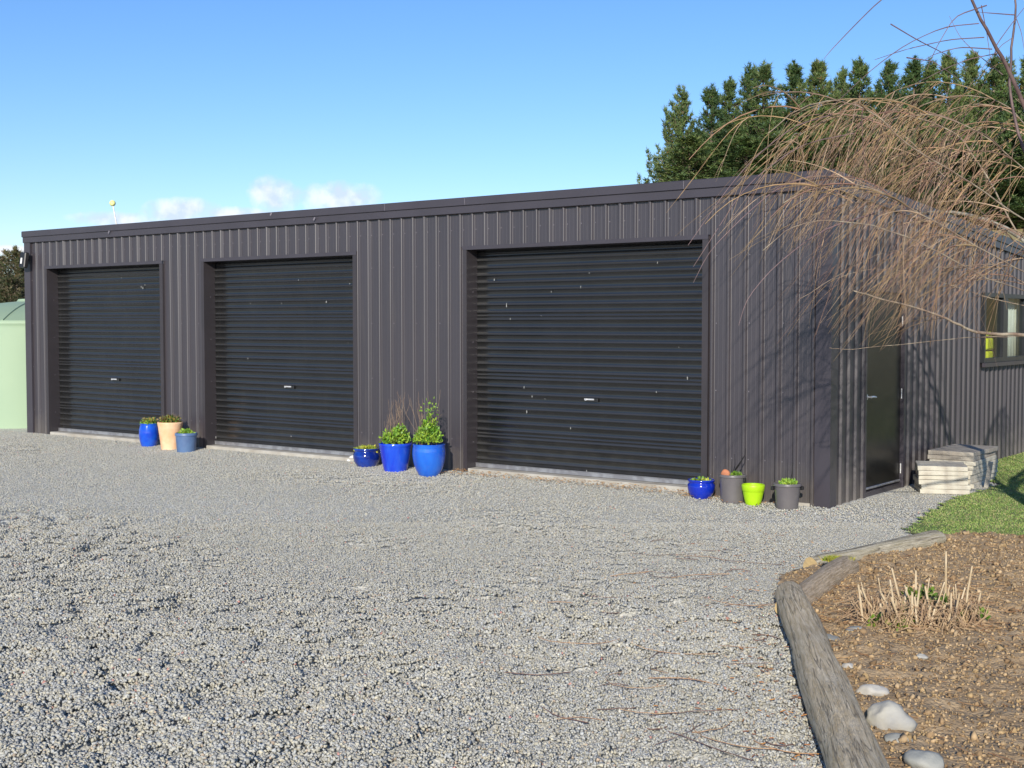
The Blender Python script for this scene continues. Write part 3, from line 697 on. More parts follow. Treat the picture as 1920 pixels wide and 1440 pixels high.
# corner flashings: L shaped, standing proud of the ribs
def lflash(x, sx):
    mb = MB(); w, d = .115, .032
    P = [(x + sx * .036, w), (x + sx * .036, -d), (x - sx * w, -d), (x - sx * w, -.002), ]
    mb.add([(px, py, z) for z in (-.03, 2.858) for px, py in P], [(0, 1, 5, 4), (1, 2, 6, 5), (2, 3, 7, 6)])
    return mb
lflash(0, 1).build('corner_flashing', M['trim'], shed)
lflash(LEFT, -1).build('corner_flashing', M['trim'], shed)
# jambs and heads of the roller doors
RV = .155
for (a, b) in DOORS:
    for x_, s_ in ((a, -1), (b, 1)):
        mb = MB(); fw = .062 if s_ > 0 else .05
        mb.box((min(x_, x_ + s_ * fw), -.031, 0.0), (max(x_, x_ + s_ * fw), -.028, HEADZ + .0), 0)      # face flange
        mb.box((min(x_ + s_ * fw, x_ + s_ * (fw + .003)), -.031, 0), (max(x_ + s_ * fw, x_ + s_ * (fw + .003)), .0, HEADZ), 0)
        mb.box((min(x_, x_ + s_ * .003), -.028, 0.0), (max(x_, x_ + s_ * .003), RV + .06, HEADZ), 0)   # reveal
        for zz in (.35, .9, 1.45, 2.0):
            mb.box((x_ - .004 if s_ > 0 else x_ + .0, .075, zz), (x_ if s_ > 0 else x_ + .004, .083, zz + .008), 1)
        mb.build('door_jamb', [M['jamb'], M['screw']], shed)
    mb = MB()
    mb.box((a - .053, -.036, HEADZ), (b + .065, -.032, HEADZ + .042)); mb.box((a, -.032, HEADZ), (b, RV + .06, HEADZ + .004))
    mb.box((a - .053, -.032, HEADZ + .038), (b + .065, .0, HEADZ + .042))
    mb.build('door_head', M['trim'], shed)
# roller doors
MARKS = [[(268, 540, 1.6), (272, 534, .8), (138, 565, .7), (228, 521, .6), (141, 614, .5), (265, 538, 1)],
         [(560, 525, .8), (612, 566, 1.4), (656, 532, .9), (470, 569, .7), (653, 643, .5), (465, 672, .9), (546, 818, 1.0), (528, 569, .6), (405, 820, 1.2)],
         [(950, 573, 1.8), (957, 598, 1), (927, 525, 1), (1034, 547, 1), (1089, 538, .9), (1105, 512, .7), (1015, 592, .6), (983, 726, 1.1), (998, 743, .9), (988, 772, 1.6), (1289, 709, 1.2), (1231, 735, 1.1), (1070, 803, .9), (1233, 493, .7), (1273, 651, .5), (1100, 883, 1), (1022, 748, .6)]]
for k, (a, b) in enumerate(DOORS):
    mb = MB(); P = .0808; prof_ = []
    z = SLAB + .03; i = 0
    while z < HEADZ + .03:
        prof_ += [(z, 0), (z + P * .60, 0.0003), (z + P * .66, .003), (z + P * .72, .0095), (z + P * .80, .012), (z + P * .88, .009), (z + P * .95, .002)]
        if i % 8 == 4: prof_[-6:-6] = [(z + P * .22, .0005), (z + P * .27, .006), (z + P * .33, .0005)]
        z += P; i += 1
    cols_ = 26; rr = random.Random(k)
    xs = [a + .002 + (b - a - .004) * q / cols_ for q in range(cols_ + 1)]
    base = len(mb.v); bow = [[mnoise.noise(Vector((x_ * 1.7, zz * 1.3, k * 9))) * .006 for zz, _ in prof_] for x_ in xs]
    for q, x_ in enumerate(xs):
        mb.v += [(x_, RV - d + bow[q][w_], zz) for w_, (zz, d) in enumerate(prof_)]
    n_ = len(prof_)
    for q in range(cols_):
        for j in range(n_ - 1):
            c = base + q * n_ + j; mb.f.append((c, c + n_, c + n_ + 1, c + 1)); mb.m.append(0)
    rr = random.Random(40 + k)
    for px, py, s_ in MARKS[k]:
        p = wallp(px, py, RV - .014); w = .007 * s_; hh = .012 * s_ * rr.uniform(.8, 1.7)
        nn = 7; ring = [(p.x + math.cos(2 * math.pi * j / nn) * w * rr.uniform(.4, 1), RV - .0165, p.z + math.sin(2 * math.pi * j / nn) * hh * rr.uniform(.5, 1.1)) for j in range(nn)]
        mb.add(ring, [tuple(range(nn))], 1)
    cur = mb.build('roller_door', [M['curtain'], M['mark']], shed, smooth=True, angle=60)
    mb = MB(); mb.box((a + .004, RV - .035, SLAB + .005), (b - .004, RV + .02, SLAB + .045)); mb.box((a + .004, RV - .042, SLAB + .045), (b - .004, RV - .012, SLAB + .05))
    mb.build('bottom_rail', M['alu'], cur)
    hx = (a + b) / 2 + .08; hz = .865
    mb = MB(); mb.bbox((hx - .075, RV - .022, hz - .018), (hx + .075, RV - .012, hz + .02), .004); mb.build('lock_plate', M['black'], cur)
    mb = MB(); mb.bbox((hx - .085, RV - .036, hz + .0), (hx + .035, RV - .024, hz + .017), .004); mb.tube([(hx - .06, RV - .024, hz + .006), (hx - .06, RV - .045, hz + .006)], .012, 10)
    mb.build('handle', M['chrome'], cur)
# slab edge
mb = MB()
for a, b in DOORS:
    mb = MB(); mb.bbox((a + .004, -.025, -.06), (b - .004, .30, SLAB), .006); mb.build('concrete_sill', M['concrete'], shed)
mb = MB(); mb.box((-.42, -.012, -.05), (-.004, .01, .018)); mb.build('concrete_edge', M['concrete'], shed)
# side door
sd = MB()
sd.box((-.035, DY0 + .045, .05), (-.005, DY1 - .045, DZ1 - .04))
door = sd.build('door', M['door'], shed)
mb = MB()
mb.box((-.04, DY0, -.02), (.034, DY0 + .042, DZ1 + .04)); mb.box((-.04, DY1 - .042, -.02), (.034, DY1, DZ1 + .04)); mb.box((-.04, DY0 + .042, DZ1 - .037), (.034, DY1 - .042, DZ1 + .04))
mb.build('door_frame', M['trim'], door)
mb = MB(); mb.box((-.06, DY0 + .042, -.03), (.02, DY1 - .042, .046)); mb.build('door_sill', M['trim'], door)
mb = MB()
mb.tube([(-.005, DY0 + .10, .955), (.012, DY0 + .10, .955)], .027, 16); mb.tube([(.012, DY0 + .10, .955), (.06, DY0 + .10, .955)], .009, 8)
mb.tube([(.055, DY0 + .085, .957), (.058, DY0 + .15, .957), (.052, DY0 + .225, .95)], [.010, .010, .008], 8)
mb.tube([(-.005, DY0 + .10, .90), (.004, DY0 + .10, .90)], .012, 10)
mb.build('handle', M['chrome'], door)
for hz in (.19, .95, 1.68):
    mb = MB(); mb.tube([(.008, DY1 - .046, hz - .05), (.008, DY1 - .046, hz + .05)], .0055, 8); mb.build('hinge', M['white_metal'], door)
# drip strip low on the door
mb = MB(); mb.bbox((-.004, DY0 + .06, .062), (.012, DY1 - .06, .082), .003); mb.build('drip_strip', M['alu'], door)
# window
fr_ = MB(); w = .05
fr_.box((-.05, WY0, WZ0), (.05, WY1, WZ0 + w)); fr_.box((-.05, WY0, WZ1 - w), (.05, WY1, WZ1)); fr_.box((-.05, WY0, WZ0 + w), (.05, WY0 + w, WZ1 - w)); fr_.box((-.05, WY1 - w, WZ0 + w), (.05, WY1, WZ1 - w))
fr_.box((-.045, 5.06, WZ0 + w), (.046, 5.24, WZ1 - w)); fr_.box((-.045, 5.98, WZ0 + w), (.046, 6.10, WZ1 - w))
win = fr_.build('window', M['wframe'], shed)
for a, b in ((WY0 + w, 5.06), (5.24, 5.98), (6.10, WY1 - w)):
    mb = MB(); mb.box((.006, a, WZ0 + w), (.010, b, WZ1 - w)); mb.build('pane', M['glass'], win)
mb = MB(); mb.box((.034, WY0 - .03, WZ0 - .05), (.075, WY1 + .03, WZ0 - .003)); mb.build('window_sill', M['trim'], win)
# things seen inside the window
mb = MB(); rr = random.Random(3)
nseg = 26
for i in range(nseg):
    y0_ = 5.62 + i * .022; d0 = -.10 + .012 * math.sin(i * 1.3); d1 = -.10 + .012 * math.sin((i + 1) * 1.3)
    mb.add([(d0, y0_, 1.22), (d1, y0_ + .022, 1.22), (d1, y0_ + .022, 2.0), (d0, y0_, 2.0), (d0 - .006, y0_, 1.22), (d1 - .006, y0_ + .022, 1.22), (d1 - .006, y0_ + .022, 2.0), (d0 - .006, y0_, 2.0)], [(0, 1, 2, 3), (7, 6, 5, 4), (0, 4, 5, 1), (3, 2, 6, 7)])
tag(mb.build('curtain', M['white'], smooth=True), 'white curtain hanging behind the second window pane', 'curtain')
mb = MB()
mb.box((-.13, 5.37, 1.2), (-.10, 5.46, 1.9))
tag(mb.build('curtain_strip', M['white']), 'narrow white upright strip behind the first window pane', 'blind')
bm = MB()
bm.bbox((-.21, 5.02, 1.18), (-.12, 5.27, 1.32), .03); bm.bbox((-.21, 4.99, 1.335), (-.12, 5.28, 1.48), .04); bm.bbox((-.2, 5.05, 1.505), (-.13, 5.2, 1.56), .02)
tag(bm.build('jacket', M['yellow']), 'bright yellow jacket seen inside the first window pane', 'jacket')
# floodlight on the left corner
fl = empty('floodlight', (LEFT + .11, -.03, 2.60), 'small black floodlight fixed to the far left corner of the shed', 'light')
mb = MB(); mb.bbox((-.03, -.02, -.06), (.03, .0, .06), .004); mb.tube([(0, -.02, 0), (-.01, -.10, -.0)], .012, 8); mb.build('bracket', M['black'], fl)
mb = MB()
rt = Matrix.Rotation(R_(-8), 3, 'X')
mb.bbox((-.07, -.13, -.12), (.07, -.06, .11), .012, 0, rt); mb.build('housing', M['black'], fl)
mb = MB(); mb.bbox((-.02, -.145, -.06), (.012, -.131, .03), .004, 0, rt); mb.build('lens', M['white_metal'], fl)
# rod with ball on the roof
p = Vector((-12.0, 1.0, 0)); base = dp(223, 432, 19.6); top = dp(211, 381, 19.6)
base = Vector((base.x, base.y, 2.955 - RSL * base.y + .02))
rod = empty('aerial', base, 'thin white rod topped with a pale yellow ball above the roof', 'aerial')
mb = MB(); tv = top - base
mb.tube([(0, 0, 0), tuple(tv * .5 + Vector((.01, 0, 0))), tuple(tv)], [.014, .012, .010], 8); mb.bbox((-.05, -.05, -.02), (.05, .05, .006), .004); mb.build('rod', M['white_metal'], rod)
mb = MB(); mb.lathe([(.0005, -.047)] + [(.047 * math.cos(q), .047 * math.sin(q)) for q in np.linspace(-1.4, 1.4, 12)] + [(.0005, .047)], 20, 0, tuple(tv)); mb.build('ball', mat('ball_yellow', (0.75, 0.80, 0.25), .7, (0.85, .85, .4), 20), rod, smooth=True)

# ------------------------------------------------------------------ water tank
tk = empty('water_tank', (-14.72, 1.55, -.05), 'pale green plastic water tank with domed top past the far left corner', 'tank')
r = 1.80
pf = [(r, 0), (r, .6), (r, 1.2), (r, 1.64), (r, 1.67), (r + .004, 1.69), (r + .012, 1.705), (r + .012, 1.73), (r - .01, 1.76)]
mb = MB(); mb.lathe(pf, 128); mb.build('body', M['tank'], tk, smooth=True, angle=40)
mb = MB(); dm = [(r - .012 - (r - .012) * (q ** 1.0), 1.755 + .34 * (1 - (1 - q) ** 2)) for q in np.linspace(0, .78, 14)]; dm += [(.38, 2.09), (.36, 2.12), (.30, 2.125), (.001, 2.13)]
mb.lathe(dm, 96); 
for j in range(3):
    a = j * math.pi * 2 / 3 + 1.2; pts = [(math.cos(a) * (rr_ + .0), math.sin(a) * rr_, zz + .004) for rr_, zz in dm[:13]]
    mb.tube(pts, .016, 6)
mb.build('dome', M['tank'], tk, smooth=True, angle=40)
a = math.atan2(-1.55 - 4, 3.2)
mb = MB(); mb.tube([(r * math.cos(-2.05), r * math.sin(-2.05), 1.55), ((r + .05) * math.cos(-2.05), (r + .05) * math.sin(-2.05), 1.55), ((r + .06) * math.cos(-2.05), (r + .06) * math.sin(-2.05), 1.8)], .02, 8); mb.build('pipe', M['white_metal'], tk, smooth=True)

# ------------------------------------------------------------------ pots
def leaf_ball(n, cx, cy, cz, rx, ry, rz, size, cols, up=0.3, seed=0, fill=0.6):
    rs = np.random.default_rng(seed); d = rs.normal(size=(n, 3)); d /= np.linalg.norm(d, axis=1)[:, None]; d[:, 2] = np.abs(d[:, 2]) if up >= 1 else d[:, 2]
    rad = rs.uniform(fill, 1, n) ** 0.8
    rad *= 1 + 0.22 * np.sin(d[:, 0] * 5 + seed) * np.cos(d[:, 1] * 6 + seed * 2)
    p = d * rad[:, None] * np.array([rx, ry, rz]) + np.array([cx, cy, cz])
    a = rs.normal(size=(n, 3)) + d * 0.8 + np.array([0, 0, up]); a /= np.linalg.norm(a, axis=1)[:, None]
    b = np.cross(a, rs.normal(size=(n, 3))); b /= np.linalg.norm(b, axis=1)[:, None]
    L = size * rs.uniform(.6, 1.4, n)
    V = np.stack([p, p + a * (L * .5)[:, None] + b * (L * .28)[:, None], p + a * L[:, None], p + a * (L * .5)[:, None] - b * (L * .28)[:, None]], 1).reshape(-1, 3)
    C = cols[rs.integers(0, len(cols), n)] * rs.uniform(.75, 1.25, n)[:, None]
    return V, np.arange(4 * n).reshape(n, 4), np.repeat(C, 4, axis=0)
def join_np(parts):
    V, F_, C = [], [], []; o_ = 0
    for v, f, c in parts: V.append(v); F_.append(f + o_); C.append(c); o_ += len(v)
    return np.concatenate(V), np.concatenate(F_), np.concatenate(C)
LC = np.array([(1.0, 1.0, 1.0), (1.3, 1.15, 0.8), (0.7, 0.75, 0.8), (1.6, 1.3, 1.0)])
DRY = np.array([(2.4, 0.95, 1.3), (1.8, 0.8, 1.2), (1.4, .6, 1.4), (1.0, 1.0, 1.0)])
def pot(name, px, w, prof, m, label, front_y, cat='plant pot', soil=True, rimcap=True):
    """w: outer width; prof [(r fraction, z)] outside profile, px: image column of the pot's axis"""
    p = wallp(px, 720, front_y); loc = (p.x, p.y, 0.0)
    e = empty(name, loc, label, cat, 'plant pots along the shed front')
    mb = MB(); R = w / 2; o_ = [(a * R, z) for a, z in prof]; top = o_[-1]; th = .014
    inner = [(top[0] - th * .3, top[1] + .005), (top[0] - th, top[1] + .002), (top[0] - th * 1.2, top[1] - .05), (max(top[0] - th * 1.6, .02), top[1] - .10)]
    mb.lathe([(o_[0][0] * .9, -.004)] + o_ + inner, 44)
    body = mb.build('pot', m, e, smooth=True, angle=50)
    zs = top[1] - .028
    mb = MB(); rs = top[0] - th * 1.1
    mb.lathe([(rs, zs), (rs * .8, zs + .008), (rs * .5, zs + .002), (rs * .25, zs + .01), (.001, zs + .006)], 24); mb.build('soil', M['soilpot'], e, smooth=True)
    return e, zs
def cyl_stems(e, stems, name='stem', m=None):
    mb = MB()
    for pts, r0 in stems:
        mb.tube(pts, [r0 * (1 - .6 * i / (len(pts) - 1)) for i in range(len(pts))], 5)
    return mb.build(name, m or M['stem'], e)
def foliage(e, parts, name='foliage'):
    V, F_, C = join_np(parts); return np_obj(name, np_mesh(name, V, F_, M['leaf'], C), e)
def rstems(n, r, z0, h0, h1, spread, seed, lean=(0, 0), r0=.0025):
    rs = random.Random(seed); out = []
    for i in range(n):
        x_, y_ = rs.uniform(-r, r), rs.uniform(-r, r); h = rs.uniform(h0, h1); dx, dy = rs.gauss(lean[0], spread), rs.gauss(lean[1], spread)
        pts = [(x_, y_, z0)]
        for k in range(1, 6):
            t_ = k / 5; pts.append((x_ + dx * h * t_ + rs.gauss(0, .008), y_ + dy * h * t_ + rs.gauss(0, .008), z0 + h * t_))
        out.append((pts, r0))
        if rs.random() < .6:
            q = pts[3]; out.append(([q, (q[0] + rs.gauss(0, .03), q[1] + rs.gauss(0, .03), q[2] + h * .15), (q[0] + rs.gauss(0, .05), q[1] + rs.gauss(0, .05), q[2] + h * .3)], r0 * .7))
    return out
# left group
e, z = pot('potted_plant', 278, .262, [(.62, 0), (.80, .04), (.94, .11), (1, .18), (.97, .25), (.88, .30), (.86, .315), (.885, .325)], M['glaze_barrel'], 'blue glazed barrel pot, left of the tall terracotta pot', -.24)
foliage(e, [leaf_ball(260, 0, 0, z + .01, .10, .10, .05, .035, LC, 1, 1), leaf_ball(90, .02, 0, z + .05, .11, .10, .05, .03, DRY * .7, 1, 2)]); cyl_stems(e, rstems(10, .07, z, .05, .11, .3, 3))
e, z = pot('potted_plant', 318, .325, [(.68, 0), (.74, .06), (.84, .18), (.94, .30), (.985, .345), (1, .355), (1, .372)], M['terracotta'], 'tall pale terracotta pot between the blue barrel pot and the blue grey pot', -.30)
foliage(e, [leaf_ball(150, 0, 0, z + .01, .12, .12, .04, .035, LC * .6, 1, 4), leaf_ball(260, .0, 0, z + .03, .14, .12, .08, .03, DRY * .55, 1, 5)]); cyl_stems(e, rstems(18, .1, z, .05, .15, .25, 6))
e, z = pot('potted_plant', 348, .285, [(.80, 0), (.84, .03), (.93, .20), (.94, .222), (1, .226), (1.0, .248), (.97, .255)], M['bluegrey'], 'matt blue grey plastic pot at the right end of the trio beside the middle door', -.36)
foliage(e, [leaf_ball(300, 0, 0, z + .01, .09, .09, .055, .03, LC, 1, 8)])
# middle group
e, z = pot('potted_plant', 687, .315, [(.55, 0), (.72, .025), (.92, .08), (1, .13), (.98, .165), (.88, .19), (.87, .20), (.955, .215), (.96, .228)], M['glaze_dark'], 'dark cobalt glazed bowl, lowest of the three pots beside the middle door', -.24)
foliage(e, [leaf_ball(320, 0, 0, z, .12, .12, .045, .035, np.array([(1.6, 1.0, .8), (1.2, 1, 1), (2.2, 1.2, 1)]), 1, 9)]); cyl_stems(e, rstems(14, .09, z, .03, .09, .4, 10, r0=.0018))
e, z = pot('potted_plant', 741, .375, [(.66, 0), (.72, .04), (.80, .11), (.89, .20), (.955, .28), (.97, .295), (1, .305), (1, .325)], M['glaze_royal'], 'widest royal blue pot with a leafy plant and tall bare stems', -.34)
foliage(e, [leaf_ball(1500, 0.0, 0, z + .03, .145, .15, .15, .038, LC, 1, 11, .35), leaf_ball(300, .06, 0, z + .15, .07, .07, .10, .032, LC, .6, 12, .2)])
cyl_stems(e, rstems(26, .10, z, .25, .62, .12, 13, (.06, 0), .0024))
e, z = pot('potted_plant', 804, .362, [(.52, 0), (.66, .03), (.83, .09), (.95, .17), (1, .245), (.985, .30), (.955, .335), (.985, .352)], M['glaze_mid'], 'bright azure egg shaped pot with bushy green plant beside the largest door', -.42)
foliage(e, [leaf_ball(1700, -.01, 0, z + .05, .155, .15, .17, .038, LC, 1, 14, .35), leaf_ball(420, -.0, .0, z + .20, .09, .09, .13, .034, LC, .6, 15, .2), leaf_ball(60, .03, 0, z + .42, .16, .1, .12, .03, LC, .6, 16, .2)])
cyl_stems(e, rstems(16, .10, z, .30, .62, .15, 17, (.02, 0), .0024))
# right group
e, z = pot('potted_plant', 1316, .262, [(.58, 0), (.74, .02), (.92, .065), (1, .11), (.985, .135), (.90, .152), (.90, .158), (.98, .168), (.985, .18)], M['glaze_bowl'], 'small bright blue bowl pot at the foot of the right hand door jamb', -.20)
foliage(e, [leaf_ball(160, 0, 0, z, .10, .10, .03, .03, np.array([(1.6, 1.0, .8), (.9, .9, 1)]), 1, 19)])
e, z = pot('potted_plant', 1375, .255, [(.84, 0), (.85, .02), (.88, .10), (.93, .225), (.935, .232), (1, .236), (1, .25), (.985, .256)], M['greyplastic'], 'taller grey pot holding a bare twiggy plant and an orange shard', -.23)
foliage(e, [leaf_ball(180, .045, -.02, z + .015, .045, .045, .035, .025, LC * .8, 1, 20)])
cyl_stems(e, [([(.0, -.02, z), (.05, -.02, z + .10), (.11, 0, z + .19), (.125, 0, z + .22), (.13, 0, z + .28)], .006), ([(.0, -.02, z), (.03, -.01, z + .12), (.02, 0, z + .22)], .004), ([(.03, -.02, z + .06), (.09, 0, z + .15), (.10, 0, z + .20)], .004), ([(-.0, -.02, z), (-.005, -.01, z + .16)], .003)], m=M['straw'])
mb = MB(); mb.bbox((.095, -.02, .195), (.135, .02, .235), .006); mb.build('handle', M['black'], e)
q = rock('clay_shard', (0, 0, 0), (.10, .05, .09), mat('orange_clay', (0.50, 0.19, 0.09), .8, (0.42, .16, .08), 20), 'rounded orange clay shard resting in the taller grey pot', 22, sub=2, ang=.06)
q.location = Vector(e.location) + Vector((-.055, -.04, z + .035)); q['category'] = 'shard'
e, z = pot('potted_plant', 1414, .212, [(.60, 0), (.66, .012), (.78, .06), (.89, .115), (.915, .128), (.955, .132), (.985, .16), (1, .178), (.985, .184)], M['lime'], 'bright lime green pot between the two grey pots', -.28)
e, z = pot('potted_plant', 1478, .252, [(.76, 0), (.78, .015), (.84, .09), (.90, .18), (.925, .20), (1, .204), (1, .218), (.985, .224)], M['greyplastic'], 'grey pot with two black handles nearest the shed corner', -.30)
foliage(e, [leaf_ball(420, .015, -.01, z + .01, .075, .07, .05, .026, LC, 1, 24)])
cyl_stems(e, [([(0, 0, z), (.0, 0, z + .16), (-.004, 0, z + .25)], .002), ([(.02, 0, z), (.045, 0, z + .13), (.05, 0, z + .20)], .0035), ([(.04, 0, z + .1), (.055, 0, z + .22)], .002)], m=M['straw'])
for s_ in (-1, 1):
    d = RH * s_ * .132
    mb = MB(); mb.bbox((d.x - .014, d.y - .018, .165), (d.x + .014, d.y + .018, .200), .006); mb.build('handle', M['black'], e)

# ------------------------------------------------------------------ slab stacks
SG = 'stacked paving slabs by the end wall'
def slab(c, dims, rz, m, label, seed):
    bm = bmesh.new(); bmesh.ops.create_cube(bm, size=1)
    bmesh.ops.subdivide_edges(bm, edges=bm.edges[:], cuts=5, use_grid_fill=True)
    for v in bm.verts:
        q = Vector((v.co.x * dims[0], v.co.y * dims[1], v.co.z * dims[2]))
        n_ = mnoise.noise_vector(q * 9 + Vector((seed * 3.1, seed, 0))) * .008
        k = sum(abs(abs(v.co[i]) - .5) < 1e-4 for i in range(3))
        if k >= 2: q *= .992
        v.co = q + Vector((n_.x, n_.y, n_.z * .35))
    me = bpy.data.meshes.new('paving_slab'); bm.to_mesh(me); bm.free(); me.materials.append(m)
    o = np_obj('paving_slab', me, loc=c); o.rotation_euler = (0, 0, rz); return tag(o, label, 'slab', SG)
ordn = ['bottom slab', 'second slab up', 'third slab up', 'fourth slab up', 'fifth slab up', 'top slab']
rr = random.Random(5)
for i in range(6):
    slab((.445 + rr.uniform(-.012, .012), 1.72 + rr.uniform(-.015, .015), .024 + i * .0455), (.46, .50, .043), R_(24 + rr.uniform(-3, 3)), M['slab'], ordn[i] + ' of the low pale front stack next to the side door', i + 1)
for i in range(8):
    last = i >= 6
    slab((.40 + rr.uniform(-.012, .012), 2.50 + rr.uniform(-.015, .015), .024 + i * .0455), (.46, .86, .043), R_(2 + rr.uniform(-3, 3)), M['slabdark'] if last else M['slab'], (['bottom slab', 'second slab up', 'third slab up', 'fourth slab up', 'fifth slab up', 'sixth slab up', 'brownish slab just below the top', 'brownish topmost slab'][i]) + ' of the taller rear stack against the end wall', i + 20)
p = gp(1853, 915, 0)
mb = MB(); mb.bbox((-.022, -.012, 0), (.022, .012, .27), .003, 0, Matrix.Rotation(R_(9), 3, 'Y'))
o = mb.build('wooden_stake', M['concrete']); o.location = p; tag(o, 'short pale stake standing upright on the grass beyond the slab stacks', 'stake')

# ------------------------------------------------------------------ cut back clump
cl0 = sg(1722, 1165)
ck = empty('perennial_clump', cl0, 'cut back clump of dry tan stalks with green shoots in the brown bed', 'plant')
mb = MB(); rs = random.Random(21)
def stalk(mb, x, y, h, dx, dy, r, mi=0):
    mb.tube([(x, y, -.02), (x + dx * h * .5 + rs.gauss(0, .006), y + dy * h * .5, h * .5), (x + dx * h, y + dy * h, h)], [r, r * .95, r * .8], 6, mi)
for i in range(46):
    a = rs.uniform(0, 6.28); q = rs.uniform(0, 1) ** .6; lx, ly = math.cos(a) * q * .30, math.sin(a) * q * .22
    v = RH * lx + FH * ly; h = rs.uniform(.08, .22) * (1.15 - .3 * q)
    stalk(mb, v.x, v.y, h, rs.gauss(RH.x * lx * 1.2, .2), rs.gauss(RH.y * lx * 1.2, .2), rs.uniform(.003, .0075), 0)
for lx, ly, h, ln in ((-.04, .1, .26, -.3), (.02, .08, .25, -.05), (.16, .05, .36, .0), (.25, 0, .29, .12), (-.31, -.05, .20, -.15), (-.25, .02, .17, -.3)):
    v = RH * lx + FH * ly; stalk(mb, v.x, v.y, h, RH.x * ln, RH.y * ln, .0062)
me_o = mb.build('stalks', mat('dry_stalk', (0.43, 0.32, 0.18), .75, (0.60, 0.49, 0.33), 12, (.35, .65)), ck)
mb = MB()
for i in range(620):
    a = rs.uniform(0, 6.28); q = rs.uniform(0, 1) ** .5; lx, ly = math.cos(a) * q * .34, math.sin(a) * q * .26; v = RH * lx + FH * ly
    b_ = rs.uniform(0, 6.28); L = rs.uniform(.06, .2); h = rs.uniform(.01, .13)
    w_ = Vector((math.cos(b_), math.sin(b_), 0)) * L
    mb.tube([(v.x, v.y, 0), (v.x + w_.x * .5, v.y + w_.y * .5, h), (v.x + w_.x, v.y + w_.y, max(.004, h - rs.uniform(.0, .06)))], [.0030, .0028, .0014], 4)
mb.build('dead_leaves', mat('dead_leaf', (0.30, 0.19, 0.11), .85, (0.46, 0.33, 0.19), 14, (.35, .65)), ck)
parts = []
for (lx, ly, zz, rr_, n_) in ((.0, .1, .10, .045, 70), (.08, .12, .11, .05, 80), (-.07, -.02, .04, .035, 40), (-.10, -.12, .02, .045, 60), (.13, .02, .09, .04, 50), (-.25, -.12, .015, .05, 50), (.33, -.02, .02, .035, 40), (-.16, -.20, .01, .05, 45), (.2, -.06, .03, .03, 25)):
    v = RH * lx + FH * ly; foliage(ck, [leaf_ball(n_, v.x, v.y, zz, rr_, rr_, rr_ * .8, .03, LC * .6, .6, int(n_ + lx * 100), .1)], 'shoot')

# ------------------------------------------------------------------ twigs and leaves on the gravel
rs = random.Random(33)
mb = MB()
for i in range(70):
    px = rs.gauss(1350, 200); py = rs.uniform(1010, 1420)
    if px > 1430 + (py - 1100) * .42 or px < 850: continue
    p = gp(px, py); a = HEAD + rs.gauss(0.1, .5); L = rs.uniform(.12, .55); z0 = float(gh(np.array([p.x]), np.array([p.y]))[0]) + .016
    pts = []; c = rs.gauss(0, .8)
    for k in range(7):
        t_ = k / 6 - .5; pts.append((p.x + math.cos(a + c * t_) * L * t_, p.y + math.sin(a + c * t_) * L * t_, z0 + rs.uniform(0, .006)))
    mb.tube(pts, rs.uniform(.0011, .0026), 4, 0 if rs.random() < .75 else 1)
tag(mb.build('fallen_twigs', [mat('fallen_twig', (0.11, 0.06, 0.05), .8, (0.2, .12, .09), 20), M['straw'] if False else mat('fallen_twig_tan', (0.45, 0.28, 0.15), .8, (0.34, .2, .12), 20)]), 'thin dark fallen twigs scattered on the gravel by the logs', 'twigs', kind='stuff')
n = 900; pxs = RNG.normal(1440, 90, n); pys = RNG.uniform(1000, 1430, n)
q = [gp(a, b_) for a, b_ in zip(pxs + (pys - 1100) * .25, pys)]; x = np.array([v.x for v in q]); y = np.array([v.y for v in q]); ok = ~inpoly(x, y, BED)
litter(0, (x[ok][:240], y[ok][:240]), .010, .028, .003, np.array([(.9, .55, .4), (1.1, .75, .4), (.6, .4, .35)]), lambda a, b_: gh(a, b_) + .012, 'leaf_litter', M['straw'], 'small dry orange leaf flakes on the gravel beside the long log', 'leaf litter')
# brown leaf scraps and dust strips along the sills
n = 700; x = RNG.uniform(-4.3, -.4, n); y = -RNG.uniform(.03, .34, n)
litter(0, (x, y), .01, .03, .003, np.array([(.9, .75, .55), (1.1, .9, .6), (.6, .45, .35)]), lambda a, b_: gh(a, b_) + .008, 'dry_debris', M['straw'], 'sandy brown debris along the sill of the largest roller door', 'debris')

# ------------------------------------------------------------------ willow
WT = Vector((2.62, -1.05, 0))
wt = empty('weeping_willow', WT, 'bare weeping willow with drooping tan twigs hanging over the right end of the shed', 'tree')
TW_V, TW_F, TW_C = [], [], []; toff = [0]
TWC = np.array([(0.37, 0.22, 0.13), (0.25, 0.14, 0.10), (0.40, 0.26, 0.125), (0.20, 0.13, 0.09), (0.44, 0.31, 0.20), (0.30, 0.21, 0.11)])
def np_tube(P, r, col, n=3):
    P = np.asarray(P, float); k = len(P); D = np.gradient(P, axis=0); D /= np.linalg.norm(D, axis=1)[:, None] + 1e-9
    ref = np.array([0.31, 0.52, 0.17]); U = np.cross(D, ref); U /= np.linalg.norm(U, axis=1)[:, None] + 1e-9; W = np.cross(D, U)
    a = np.arange(n) * 2 * np.pi / n
    V = P[:, None, :] + (U[:, None, :] * np.cos(a)[None, :, None] + W[:, None, :] * np.sin(a)[None, :, None]) * np.asarray(r)[:, None, None]
    i = np.arange(k - 1)[:, None] * n; j = np.arange(n)[None, :]; j2 = (j + 1) % n
    Fc = np.stack([i + j, i + j2, i + n + j2, i + n + j], -1).reshape(-1, 4)
    TW_V.append(V.reshape(-1, 3)); TW_F.append(Fc + toff[0]); TW_C.append(np.tile(col, (k * n, 1))); toff[0] += k * n
WR = np.random.default_rng(5)
